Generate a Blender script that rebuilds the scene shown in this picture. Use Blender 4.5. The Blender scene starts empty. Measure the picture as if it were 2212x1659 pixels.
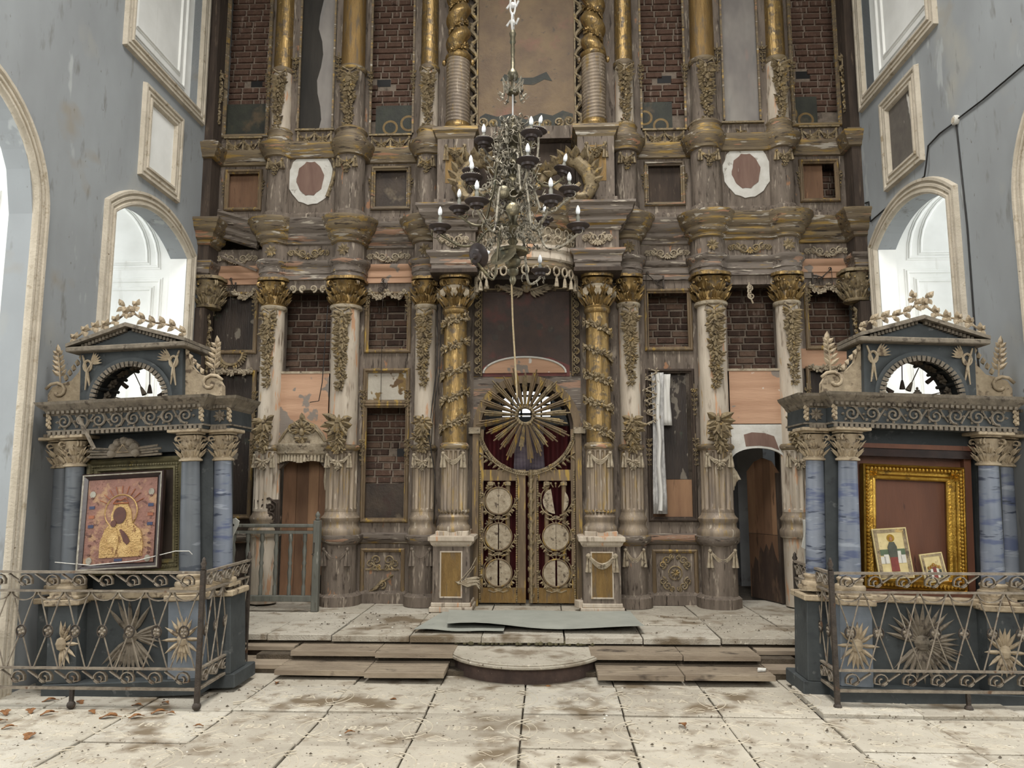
import bpy, math, random
from mathutils import Vector, Matrix
PI = math.pi
RG = random.Random(11)
SC = bpy.context.scene
COL = SC.collection

# ------------------------------------------------------------ camera
cam_d = bpy.data.cameras.new('camera')
cam = bpy.data.objects.new('camera', cam_d); COL.objects.link(cam)
cam_d.sensor_fit = 'HORIZONTAL'; cam_d.sensor_width = 36.0
cam_d.lens = 36.0 * 1660.0 / 2212.0
cam_d.clip_end = 200
cam.location = (0.24, -10.1, 1.8)
cam.rotation_euler = (math.radians(90 + 7.4), 0, math.radians(2.5))
SC.camera = cam

# ------------------------------------------------------------ world, daylight and nave fill
SC.view_settings.view_transform = 'Standard'
SC.view_settings.look = 'None'
SC.view_settings.gamma = 1.0
SC.view_settings.use_curve_mapping = False
SC.view_settings.exposure = 0.6
cy = SC.cycles
cy.max_bounces = 5; cy.diffuse_bounces = 3; cy.glossy_bounces = 2; cy.transmission_bounces = 1; cy.transparent_max_bounces = 2
cy.use_adaptive_sampling = True; cy.adaptive_threshold = 0.04; cy.adaptive_min_samples = 16
cy.caustics_reflective = False; cy.caustics_refractive = False
wd = bpy.data.worlds.new('overcast_sky'); SC.world = wd; wd.use_nodes = True
bg = wd.node_tree.nodes['Background']
bg.inputs[0].default_value = (0.94, 0.975, 1.0, 1); bg.inputs[1].default_value = 1.0

def area(name, loc, target, sx, sy, power, color=(1, 1, 1)):
    l = bpy.data.lights.new(name, 'AREA'); l.shape = 'RECTANGLE'; l.size = sx; l.size_y = sy
    l.energy = power; l.color = color
    o = bpy.data.objects.new(name, l); COL.objects.link(o); o.location = loc
    o.rotation_euler = (Vector(target) - Vector(loc)).to_track_quat('-Z', 'Y').to_euler()
    return o
SKYC = (0.95, 0.985, 1.0)
for s in (-1, 1):
    area('daylight_lower_window', (s * 8.5, -2.4, 5.2), (s * 4.4, -1.6, 3.3), 3.0, 3.0, 37, SKYC)
    area('daylight_door_arch', (s * 8.6, -5.2, 4.2), (s * 4.4, -4.6, 2.2), 3.0, 4.0, 150, SKYC)
dome = area('daylight_dome_drum', (0, -6.1, 12.6), (0, -4.9, 0), 4.6, 4.6, 560, (1.0, 0.975, 0.94))
dome.data.spread = math.radians(132)
area('nave_fill', (0, -15.2, 6.0), (0, 0, 3.6), 5.0, 5.0, 570, (1.0, 0.975, 0.94))  # added fill lamp for the screen front; the rear wall has no window

# ------------------------------------------------------------ helpers
def lin(c):
    out = []
    for v in c:
        v = v / 255.0
        out.append(v / 12.92 if v <= 0.04045 else ((v + 0.055) / 1.055) ** 2.4)
    return (out[0], out[1], out[2], 1.0)

class G:
    """collects verts and faces of one mesh"""
    def __init__(s): s.v = []; s.f = []
    def add(s, vs, fs):
        n = len(s.v); s.v += [tuple(p) for p in vs]; s.f += [tuple(i + n for i in f) for f in fs]
        return s
    def box(s, x0, x1, y0, y1, z0, z1):
        x0, x1 = min(x0, x1), max(x0, x1); y0, y1 = min(y0, y1), max(y0, y1); z0, z1 = min(z0, z1), max(z0, z1)
        return s.add([(x0,y0,z0),(x1,y0,z0),(x1,y1,z0),(x0,y1,z0),(x0,y0,z1),(x1,y0,z1),(x1,y1,z1),(x0,y1,z1)],
              [(0,3,2,1),(4,5,6,7),(0,1,5,4),(1,2,6,5),(2,3,7,6),(3,0,4,7)])
    def loft(s, rings, closed=True, caps=True):
        n = len(rings[0]); vs = [p for r in rings for p in r]; fs = []
        m = n if closed else n - 1
        for i in range(len(rings) - 1):
            for j in range(m):
                k = (j + 1) % n
                fs.append((i*n+j, i*n+k, (i+1)*n+k, (i+1)*n+j))
        if caps and closed:
            fs.append(tuple(range(n))[::-1]); fs.append(tuple((len(rings)-1)*n + j for j in range(n)))
        return s.add(vs, fs)
    def lathe(s, cx, cy, prof, n=24, a0=0, a1=2*PI, flute=0, fd=0.0, sx=1, sy=1):
        full = abs(a1 - a0 - 2*PI) < 1e-6
        m = n if full else n + 1
        rings = []
        for r, z in prof:
            ring = []
            for j in range(m):
                a = a0 + (a1 - a0) * j / n
                k = 1 - fd * abs(math.sin(a * flute / 2)) if flute else 1
                ring.append((cx + r * k * math.cos(a) * sx, cy + r * k * math.sin(a) * sy, z))
            rings.append(ring)
        return s.loft(rings, closed=True)
    def tube(s, pts, r, n=5, closed=False):
        pts = [Vector(p) for p in pts]; L = len(pts)
        if not isinstance(r, (list, tuple)): r = [r] * L
        rings = []; prev = None
        for i, p in enumerate(pts):
            if closed: t = pts[(i+1) % L] - pts[i-1]
            else: t = pts[min(i+1, L-1)] - pts[max(i-1, 0)]
            if t.length < 1e-9: t = Vector((0, 0, 1))
            t.normalize()
            if prev is None:
                a = Vector((0, 1, 0)) if abs(t.y) < 0.9 else Vector((1, 0, 0))
                u = t.cross(a).normalized()
            else:
                u = prev - t * prev.dot(t)
                u = u.normalized() if u.length > 1e-6 else t.orthogonal().normalized()
            prev = u; w = t.cross(u)
            rings.append([p + (u * math.cos(2*PI*j/n) + w * math.sin(2*PI*j/n)) * r[i] for j in range(n)])
        if closed: rings.append(rings[0]); return s.loft(rings, caps=False)
        return s.loft(rings)
    def prism(s, poly, d0, d1, ax='y', org=(0, 0, 0)):
        def m(a, b, d):
            p = {'y': (a, d, b), 'x': (d, a, b), 'z': (a, b, d)}[ax]
            return (p[0]+org[0], p[1]+org[1], p[2]+org[2])
        n = len(poly)
        vs = [m(a, b, d0) for a, b in poly] + [m(a, b, d1) for a, b in poly]
        fs = [tuple(range(n)), tuple(range(n, 2*n))[::-1]] + [(i, i+n, (i+1) % n + n, (i+1) % n) for i in range(n)]
        return s.add(vs, fs)
    def blob(s, c, rx, ry=None, rz=None, n=6, m=4):
        ry = rx if ry is None else ry; rz = rx if rz is None else rz
        rings = []
        for i in range(m + 1):
            t = -PI/2 + PI * i / m; q = max(math.cos(t), 0.02)
            rings.append([(c[0]+rx*q*math.cos(2*PI*j/n), c[1]+ry*q*math.sin(2*PI*j/n), c[2]+rz*math.sin(t)) for j in range(n)])
        return s.loft(rings)
    def leaf(s, p, d, nrm, L, W, th=0.35, curl=0.3):
        p = Vector(p); d = Vector(d).normalized(); nrm = Vector(nrm)
        nrm = (nrm - d * nrm.dot(d)); nrm = nrm.normalized() if nrm.length > 1e-5 else d.orthogonal().normalized()
        q = d.cross(nrm); h = W * th
        pt = [p, p + d*L*.3 + q*W*.5, p + d*L*.62 + q*W*.42 + nrm*L*curl*.3, p + d*L + nrm*L*curl,
              p + d*L*.62 - q*W*.42 + nrm*L*curl*.3, p + d*L*.3 - q*W*.5, p + d*L*.45 + nrm*(h + L*curl*.15), p + d*L*.45 - nrm*h*.6]
        return s.add(pt, [(0,5,6),(5,4,6),(4,3,6),(3,2,6),(2,1,6),(1,0,6),(0,1,7),(1,2,7),(2,3,7),(3,4,7),(4,5,7),(5,0,7)])
    def xf(s, mat, i0=0):
        s.v = s.v[:i0] + [tuple(mat @ Vector(p)) for p in s.v[i0:]]
        return s
    def sweep(s, path, prof, closed=False):
        """path: plan points (x, y); prof: (out, z) pairs; out is measured to the right of the walking direction"""
        P = [Vector((a, b)) for a, b in path]; n = len(P); rings = []
        for i in range(n):
            a = P[i] - P[i-1] if (i > 0 or closed) else P[1] - P[0]
            b = P[(i+1) % n] - P[i] if (i < n-1 or closed) else P[n-1] - P[n-2]
            a = a.normalized(); b = b.normalized()
            na = Vector((a.y, -a.x)); nb = Vector((b.y, -b.x)); m = (na + nb)
            m = m.normalized() if m.length > 1e-6 else na
            k = 1 / max(0.45, m.dot(na))
            rings.append([(P[i].x + m.x*k*o, P[i].y + m.y*k*o, z) for o, z in prof])
        if closed: rings.append(rings[0])
        return s.loft(rings, closed=True, caps=not closed)
    def frame(s, x0, x1, z0, z1, y, prof):
        """picture frame in a plane of constant y; prof: (inward offset, toward viewer -y)"""
        c = [(x0, z0, 1, 1), (x1, z0, -1, 1), (x1, z1, -1, -1), (x0, z1, 1, -1)]
        rings = [[(x + sx*o, y - d, z + sz*o) for o, d in prof] for x, z, sx, sz in c]
        return s.loft(rings + [rings[0]], closed=True, caps=False)

WLD = {}
def mk(name, g, mat, parent=None, label=None, cat=None, group=None, kind=None, smooth=False, bevel=0.0, org=None):
    me = bpy.data.meshes.new(name)
    if org is None:
        xs = [p[0] for p in g.v]; ys = [p[1] for p in g.v]; zs = [p[2] for p in g.v]
        org = ((min(xs)+max(xs))/2, (min(ys)+max(ys))/2, min(zs) if parent is None else (min(zs)+max(zs))/2)
    org = Vector(org)
    me.from_pydata([tuple(Vector(p) - org) for p in g.v], [], g.f)
    o = bpy.data.objects.new(name, me); COL.objects.link(o)
    if mat is not None: me.materials.append(mat)
    if smooth:
        me.polygons.foreach_set('use_smooth', [True] * len(me.polygons))
        if smooth != 'all':
            try: me.set_sharp_from_angle(angle=math.radians(45))
            except Exception: pass
    base = WLD.get(parent, Vector((0, 0, 0))) if parent else Vector((0, 0, 0))
    o.location = org - base; o.parent = parent
    WLD[o] = org
    tag(o, label, cat, group, kind)
    if bevel:
        b = o.modifiers.new('bevel', 'BEVEL'); b.width = bevel; b.segments = 1; b.limit_method = 'ANGLE'
    return o
def tag(o, label=None, cat=None, group=None, kind=None):
    if label: o['label'] = label
    if cat: o['category'] = cat
    if group: o['group'] = group
    if kind: o['kind'] = kind
    return o
def empty(name, loc, label, cat, group=None, rot=None, kind=None, local=False):
    o = bpy.data.objects.new(name, None); COL.objects.link(o); o.location = loc; o.empty_display_size = 0.1
    if rot: o.rotation_euler = rot
    WLD[o] = Vector((0, 0, 0)) if (rot or local) else Vector(loc)
    return tag(o, label, cat, group, kind)
def dup(o, loc, parent=None, rot=None, name=None):
    c = o.copy(); COL.objects.link(c)
    if name: c.name = name
    c.parent = parent if parent is not None else o.parent
    c.location = Vector(loc) - (WLD.get(c.parent, Vector((0,0,0))) if c.parent else Vector((0,0,0)))
    if rot: c.rotation_euler = rot
    WLD[c] = Vector(loc)
    return c
def arcpts(cx, cz, r, a0, a1, n, y=None, rz=None):
    rz = rz or r
    out = []
    for i in range(n + 1):
        a = a0 + (a1 - a0) * i / n; p = (cx + r*math.cos(a), cz + rz*math.sin(a))
        out.append(p if y is None else (p[0], y, p[1]))
    return out
def spiral(cx, cz, r0, r1, a0, a1, n, y, sx=1):
    return [(cx + sx*(r0+(r1-r0)*i/n)*math.cos(a0+(a1-a0)*i/n), y, cz + (r0+(r1-r0)*i/n)*math.sin(a0+(a1-a0)*i/n)) for i in range(n+1)]

# ------------------------------------------------------------ materials
def M(name, c1, c2, sc=3.0, st=(1, 1, 1), layers=(), rough=0.75, metal=0.0, bump=0.25, bsc=25.0, bst=None, emit=None, spec=0.4):
    """two-tone noise base plus worn layers: (colour, scale, threshold, softness, stretch, metal)"""
    m = bpy.data.materials.new(name); m.use_nodes = True
    N = m.node_tree.nodes; K = m.node_tree.links; b = N['Principled BSDF']
    geo = N.new('ShaderNodeNewGeometry')
    def noise(scale, st, seed, detail=3.5):
        mp = N.new('ShaderNodeMapping'); mp.inputs['Scale'].default_value = st[:3]; mp.inputs['Rotation'].default_value = st[3:6] if len(st) > 3 else (0, 0, 0); mp.inputs['Location'].default_value = (seed*3.7, seed*1.9, seed*5.3)
        K.new(geo.outputs['Position'], mp.inputs['Vector'])
        t = N.new('ShaderNodeTexNoise'); t.inputs['Scale'].default_value = scale; t.inputs['Detail'].default_value = detail; t.inputs['Roughness'].default_value = 0.62
        K.new(mp.outputs[0], t.inputs['Vector']); return t.outputs['Fac']
    def ramp(src, a, bb):
        r = N.new('ShaderNodeMapRange'); r.inputs['From Min'].default_value = a; r.inputs['From Max'].default_value = bb
        K.new(src, r.inputs['Value']); return r.outputs[0]
    def mix(fac, x, y):
        k = N.new('ShaderNodeMix'); k.data_type = 'RGBA'
        K.new(fac, k.inputs['Factor'])
        for v, i in ((x, 6), (y, 7)):
            if isinstance(v, tuple): k.inputs[i].default_value = v
            else: K.new(v, k.inputs[i])
        return k.outputs[2]
    col = mix(ramp(noise(sc, st, 1), 0.32, 0.68), lin(c1), lin(c2)); met = None
    for i, Lr in enumerate(layers):
        lc, ls, thr, soft, lst = Lr[:5]; lm = Lr[5] if len(Lr) > 5 else metal
        f = ramp(noise(ls, lst, 5 + i*3), thr, thr + soft)
        col = mix(f, col, lin(lc))
        if lm != metal or met is not None:
            k = N.new('ShaderNodeMix'); k.data_type = 'FLOAT'; K.new(f, k.inputs['Factor'])
            if met is None: k.inputs[2].default_value = metal
            else: K.new(met, k.inputs[2])
            k.inputs[3].default_value = lm; met = k.outputs[0]
    K.new(col, b.inputs['Base Color'])
    b.inputs['Roughness'].default_value = rough; b.inputs['Metallic'].default_value = metal
    b.inputs['Specular IOR Level'].default_value = spec
    if met is not None: K.new(met, b.inputs['Metallic'])
    if bump:
        bn = N.new('ShaderNodeBump'); bn.inputs['Strength'].default_value = bump; bn.inputs['Distance'].default_value = 0.02
        K.new(noise(bsc, bst or st, 31, 2.5), bn.inputs['Height']); K.new(bn.outputs[0], b.inputs['Normal'])
    if emit:
        b.inputs['Emission Color'].default_value = lin(emit[0]); b.inputs['Emission Strength'].default_value = emit[1]
    return m
U = (1, 1, 1)
VS = (2.2, 2.2, 0.35)      # streaks running down
HS = (0.3, 1.5, 3.0)       # grain running along x
m_wall = M('blue_limewash', (150,154,155), (137,140,141), 1.1, (1,1,.5), [((164,161,150), 0.9, .60, .22, (1,1,.8)), ((120,120,117), 6, .60, .14, (1.3,1.3,.4)), ((106,103,98), 16, .69, .05, (1,1,.5)), ((164,167,166), 3, .64, .06, (1.2,1.2,.4)), ((142,134,120), .7, .63, .1, (1,1,1.4))], .92, bump=.18, bsc=7)
m_reveal = M('white_limewash', (240,240,235), (226,226,220), 2.0, U, [((196,192,180), 2.2, .62, .2, VS)], .9, bump=.1, bsc=9)
m_trim = M('stone_trim', (196,186,168), (176,166,148), 5, U, [((148,134,110), 9, .60, .12, U), ((110,96,78), 24, .68, .06, U)], .9, bump=.3, bsc=40)
m_panelgrey = M('stripped_panel', (104,98,90), (92,86,80), 8, U, [((205,200,190), 3.2, .66, .03, (2.5,2.5,.5))], .9)
m_mortar = M('mortar', (146,133,118), (120,108,95), 12, U, [((78,68,60), 5, .6, .12, U)], .95, bump=.5, bsc=60)
m_brick = [M('brick_%d' % i, a, b, 14, U, [((150,132,118), 7, .60, .12, VS), ((58,44,38), 9, .66, .1, U)], .93, bump=.5, bsc=50)
           for i, (a, b) in enumerate([((104,80,66), (86,65,54)), ((94,72,60), (76,58,49)), ((122,100,84), (102,82,68)), ((82,64,54), (66,52,45))])]
m_grey = M('grey_weathered_wood', (122,110,98), (92,82,72), 6, VS, [((158,146,130), 9, .59, .08, VS), ((150,112,84), 4.2, .655, .03, (1.5,1.5,.6)), ((58,49,41), 13, .57, .12, VS)], .82, bump=.35, bsc=45)
m_pale = M('pale_gesso_wood', (198,186,168), (164,151,134), 3, VS, [((186,146,114), 5, .60, .04, VS), ((124,110,94), 6, .58, .1, VS), ((168,134,70), 7, .64, .1, VS, .5)], .75, bump=.25, bsc=30)
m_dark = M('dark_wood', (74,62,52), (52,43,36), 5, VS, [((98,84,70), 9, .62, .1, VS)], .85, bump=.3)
m_corn = M('worn_gilt_moulding', (132,116,88), (104,92,78), 5, HS, [((166,138,82), 6, .55, .08, HS, .6), ((176,168,154), 7, .61, .03, HS, 0.0), ((164,122,94), 4.4, .63, .03, HS, 0.0), ((64,54,45), 12, .58, .08, HS, 0.0)], .55, .15, bump=.3, bsc=40)
m_greycorn = M('worn_grey_moulding', (122,112,102), (98,88,78), 5, HS, [((156,124,102), 3.6, .59, .03, HS), ((176,166,150), 9, .61, .03, HS), ((150,124,72), 6, .60, .06, HS, .5), ((64,54,46), 11, .57, .08, HS)], .7, bump=.3, bsc=40)
m_gold = M('old_gold_leaf', (162,134,84), (120,98,62), 9, VS, [((94,80,60), 12, .50, .14, U, .15), ((196,170,116), 16, .62, .1, U, .8)], .40, .7, bump=.35, bsc=22)
m_goldflat = M('gilded_panel', (146,118,72), (118,94,58), 6, VS, [((104,88,66), 8, .54, .12, VS, .1)], .5, .55, bump=.4, bsc=60)
m_goldbr = M('polished_gilt_frame', (196,158,72), (160,120,46), 8, U, [((116,88,38), 12, .6, .1, U, .6)], .3, .85, bump=.2, bsc=50)
m_goldgrey = M('gilt_over_grey', (156,140,118), (118,106,94), 4, VS, [((156,132,86), 7, .57, .12, VS, .5), ((176,164,146), 9, .62, .05, VS, 0)], .5, .2, bump=.25)
m_carve = M('carved_gilt_wood', (150,134,104), (112,98,74), 14, U, [((172,146,92), 11, .58, .1, U, .4), ((74,62,48), 17, .54, .1, U, 0)], .6, .15, bump=.35, bsc=40)
m_carvepale = M('carved_pale_wood', (172,160,138), (138,124,102), 14, U, [((88,76,62), 15, .57, .1, U)], .75, bump=.35, bsc=40)
m_bare = M('bare_pine_board', (184,148,120), (160,124,98), 2.2, HS, [((128,118,108), 2.4, .60, .02, U), ((196,190,180), 3.4, .65, .02, U)], .8, bump=.2, bsc=26)
m_ochre = M('ochre_frame_wood', (126,107,82), (94,79,59), 5, VS, [((170,142,76), 7, .56, .08, VS, .5), ((86,72,56), 9, .62, .1, VS)], .65, bump=.3)
m_white = M('white_primer', (206,204,196), (186,182,172), 6, U, [((150,144,134), 9, .64, .08, U)], .85)
m_redox = M('rust_brown_boards', (122,98,86), (106,82,72), 5, VS, [((176,170,160), 12, .68, .04, VS)], .85)
m_pant = M('dark_old_painting', (70,58,46), (44,36,30), 3, U, [((104,92,74), 4, .60, .12, U), ((58,34,28), 3, .58, .2, U), ((188,180,164), 16, .71, .02, VS)], .55, bump=.2)
m_panflake = M('flaked_old_painting', (58,48,40), (38,31,26), 4, VS, [((112,104,92), 3.6, .59, .03, (1.5,1.5,.8)), ((64,72,58), 3, .62, .1, U), ((190,184,170), 10, .70, .02, VS)], .6, bump=.3)
m_pangreen = M('green_old_painting', (56,58,47), (40,41,36), 4, U, [((84,72,54), 3, .58, .12, U)], .6)
m_pangrey = M('dusty_canvas', (152,146,138), (122,116,112), 2.4, (1,1,.45), [((164,128,116), 2.6, .62, .2, VS), ((104,110,112), 2.2, .60, .2, VS)], .8, bump=.15)
m_pangrey2 = M('dusty_canvas_dark', (56,52,46), (38,36,32), 2.4, VS, [((150,146,138), 2.2, .62, .1, (2,2,.3))], .8, bump=.15)
m_pancoat = M('peeled_panel_paint', (178,172,158), (160,152,138), 3, U, [((118,96,58), 2.6, .55, .02, U), ((92,72,48), 3.4, .60, .03, U)], .8, bump=.3)
m_panred = M('madder_painting', (74,56,46), (56,44,38), 4, U, [((96,52,44), 2.4, .52, .16, (1,1,1)), ((140,124,104), 14, .70, .03, VS)], .6)
m_pangold = M('brown_gold_painting', (118,96,66), (96,76,54), 3, U, [((130,88,70), 2.2, .58, .2, U), ((76,66,52), 9, .62, .1, U)], .55)
m_halo = M('dull_gold_halo', (128,106,66), (104,84,52), 8, U, rough=.5, metal=.3)
m_plank = [M('door_plank_%d' % i, a, b, 3, VS, [((62,44,32), 5, .62, .1, VS), ((150,114,84), 7, .66, .06, VS)], .75, bump=.25, bst=(4,4,.4))
           for i, (a, b) in enumerate([((140,106,80), (112,82,60)), ((124,94,70), (98,72,54)), ((152,118,88), (126,94,70))])]
m_slab = [M('stone_slab_%d' % i, a, b, 2.4, U, [((136,124,106), 4.0, .54, .14, U), ((204,196,178), 14, .63, .1, U), ((92,80,66), 30, .63, .05, U), ((112,98,78), 1.5, .56, .1, U)], .82, bump=.35, bsc=55)
          for i, (a, b) in enumerate([((184,176,160), (166,158,142)), ((172,164,148), (154,146,131)), ((188,181,166), (168,161,147))])]
m_relief = M('slab_relief_edge', (196,186,166), (178,168,148), 9, U, rough=.8)
m_dirt = M('packed_dirt', (92,82,68), (70,61,50), 9, U, rough=.95, bump=.6, bsc=60)
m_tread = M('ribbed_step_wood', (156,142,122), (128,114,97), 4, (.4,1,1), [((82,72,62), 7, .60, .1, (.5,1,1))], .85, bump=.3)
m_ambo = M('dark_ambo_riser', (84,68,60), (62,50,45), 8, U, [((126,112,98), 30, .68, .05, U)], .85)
m_iron = M('rusty_wrought_iron', (140,130,114), (108,98,86), 14, U, [((96,72,52), 10, .60, .1, U), ((164,156,140), 9, .64, .08, U)], .62, .1, bump=.3, bsc=80)
m_irondk = M('dark_iron', (78,70,62), (56,50,45), 14, U, [((92,66,46), 10, .62, .1, U)], .65, .4, bump=.3, bsc=80)
m_slate = M('slate_blue_paint', (66,70,70), (52,56,57), 5, U, [((92,94,92), 9, .64, .08, U), ((40,43,44), 6, .62, .12, U)], .72, bump=.12)
m_blueedge = M('pale_blue_paint', (116,123,130), (98,105,112), 4, U, [((96,106,114), 8, .64, .08, U)], .7, bump=.12)
m_marble = M('painted_blue_marble', (118,124,134), (96,102,112), 4, (1,1,.6), [((78,86,110), 3.6, .53, .08, (.6,.6,3,0,.6,.5)), ((136,142,150), 5, .60, .08, (.6,.6,3,0,.6,.5)), ((56,62,76), 5.5, .60, .05, (.6,.6,3.4,0,.6,.5))], .45, bump=.06)
m_marblegrey = M('painted_grey_marble', (100,104,108), (82,86,90), 3, (1,1,.6), [((62,67,74), 4, .56, .08, (.6,.6,3,0,.6,.5)), ((116,120,124), 5, .61, .08, (.6,.6,3,0,.6,.5))], .5, bump=.06)
m_cream = M('cream_carved_wood', (172,156,130), (142,127,104), 14, U, [((98,84,68), 14, .57, .1, U)], .75, bump=.25, bsc=45)
m_creamdk = M('dark_cream_wood', (122,112,97), (94,86,74), 14, U, [((70,62,52), 14, .56, .1, U)], .85, bump=.3, bsc=45)  # darker, greyer tone of the cream carved wood
m_brown = M('red_brown_board', (106,68,48), (88,55,40), 2.5, VS, [((58,36,27), 7, .66, .05, VS)], .5, bump=.1)
m_frdark = M('dark_lacquer_frame', (52,38,34), (38,28,26), 9, U, rough=.3, bump=.05)
m_frsilver = M('silver_beading', (176,170,156), (140,134,120), 20, U, rough=.35, metal=.6)
m_frgreen = M('tarnished_gilt_frame', (134,126,94), (104,98,74), 9, U, [((158,140,86), 8, .58, .1, U, .6), ((74,68,50), 12, .62, .1, U, 0)], .5, .3, bump=.3, bsc=50)
m_brass = M('tarnished_brass', (122,114,92), (86,82,68), 9, U, [((176,164,130), 10, .60, .1, U, .8), ((72,82,72), 6, .62, .1, U, .4)], .42, .7, bump=.2, bsc=50)
m_wire = M('dusty_brass_wire', (176,168,150), (118,112,98), 30, U, [((60,55,47), 16, .52, .1, U)], .55, .4, bump=0)
m_pan = M('dark_drip_pan', (62,52,48), (44,37,35), 12, U, rough=.5, metal=.2, bump=.1)
m_bulb = M('frosted_bulb', (244,246,246), (236,240,242), 5, U, rough=.25, bump=0)
m_socket = M('grey_candle_socket', (120,118,106), (92,92,82), 12, U, rough=.6, bump=.1)
m_chain = M('pale_chain', (206,206,204), (176,174,168), 12, U, rough=.5, bump=0)
m_curt = M('dark_red_curtain', (84,22,24), (58,14,17), 4, VS, rough=.85, bump=.1)
m_curtv = M('grey_violet_cloth', (120,110,116), (98,88,98), 8, (1,1,3), rough=.85, bump=.2)
m_lino = M('grey_linoleum', (164,166,156), (150,152,143), 3, U, [((118,120,114), 8, .66, .08, U), ((184,186,178), 26, .68, .04, U)], .55, bump=.06)
m_black = M('cable_and_hole_black', (34,32,31), (26,25,24), 9, U, rough=.6, bump=0)  # cables, and the painted dark inside holes
m_rope = M('hemp_rope', (188,170,136), (158,140,108), 40, U, rough=.9, bump=.3, bsc=120)
m_thread = M('white_string', (206,204,196), (180,178,170), 40, U, rough=.9, bump=0)
m_linen = M('white_linen', (214,212,206), (190,187,180), 6, (3,3,.3), rough=.85, bump=.15, bsc=60)
m_lace = M('grey_lace', (196,194,190), (150,148,146), 30, (1,1,.4), rough=.9, bump=.4, bsc=90)
m_bal = M('grey_green_paint', (108,108,99), (86,86,79), 5, VS, [((74,70,60), 8, .62, .1, VS), ((160,158,148), 9, .66, .06, VS)], .6, bump=.15)
m_whitewood = M('whitewashed_board', (206,206,198), (182,180,170), 5, VS, [((150,128,104), 7, .64, .06, VS)], .8, bump=.2)
m_altwall = M('old_whitewash', (178,180,180), (150,152,154), 2, U, [((112,104,96), 4, .60, .14, U)], .92, bump=.2, bsc=9)
m_leaf = M('dry_oak_leaf', (140,98,58), (104,68,40), 30, U, rough=.85, bump=.2)
m_debris = M('white_crumbs', (222,220,212), (190,186,176), 30, U, rough=.9, bump=0)
m_glass = M('window_pane_frame', (190,190,184), (170,170,164), 8, U, rough=.7, bump=.1)
# ============================================================ STRUCTURE
WX = 4.40
def archinfill(g, x0, x1, ya, yb, z0, zt, fn, n=16):
    """fills from curve fn(y) up to zt between ya and yb"""
    for i in range(n):
        a = ya + (yb-ya)*i/n; b = ya + (yb-ya)*(i+1)/n
        za, zb = fn(a), fn(b)
        vs = [(x0,a,za),(x0,b,zb),(x0,b,zt),(x0,a,zt),(x1,a,za),(x1,b,zb),(x1,b,zt),(x1,a,zt)]
        g.add(vs, [(0,1,2,3),(7,6,5,4),(0,4,5,1),(2,6,7,3),(0,3,7,4),(1,5,6,2)])
WY0, WY1, WZ0, WZS, WRISE = -2.317, -0.599, 2.442, 4.698, 0.30
def warch(y):
    t = (y - (WY0+WY1)/2) / ((WY1-WY0)/2)
    return WZS + WRISE * (math.sqrt(max(0, 1.6**2 - t*t)) - math.sqrt(1.6**2-1)) / (1.6 - math.sqrt(1.6**2-1))
DYC, DZS, DR = -4.563, 4.232, 0.98
def darch(y): return DZS + math.sqrt(max(0, DR*DR - (y-DYC)**2))
UY0, UY1, UZ0, UZ1 = -2.193, -0.578, 6.789, 9.9
TRIM = [(0,0),(0,.025),(.02,.05),(.045,.05),(.05,.03),(.075,.03),(.08,.045),(.105,.045),(.11,.03),(.13,.03),(.14,.05),(.17,.05),(.18,0)]
THIN = [(0,0),(0,.012),(.012,.024),(.028,.024),(.036,.01),(.05,.01),(.058,0)]
def wallmould(s, path, prof, x, name, mat, parent=None, closed=False, **kw):
    g = G().sweep(path, prof, closed)
    g.v = [(s*(x - c), a, b) for a, b, c in g.v]      # sweep plane = (y, z), third = out of wall
    return mk(name, g, mat, parent, smooth=True, **kw)
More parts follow.
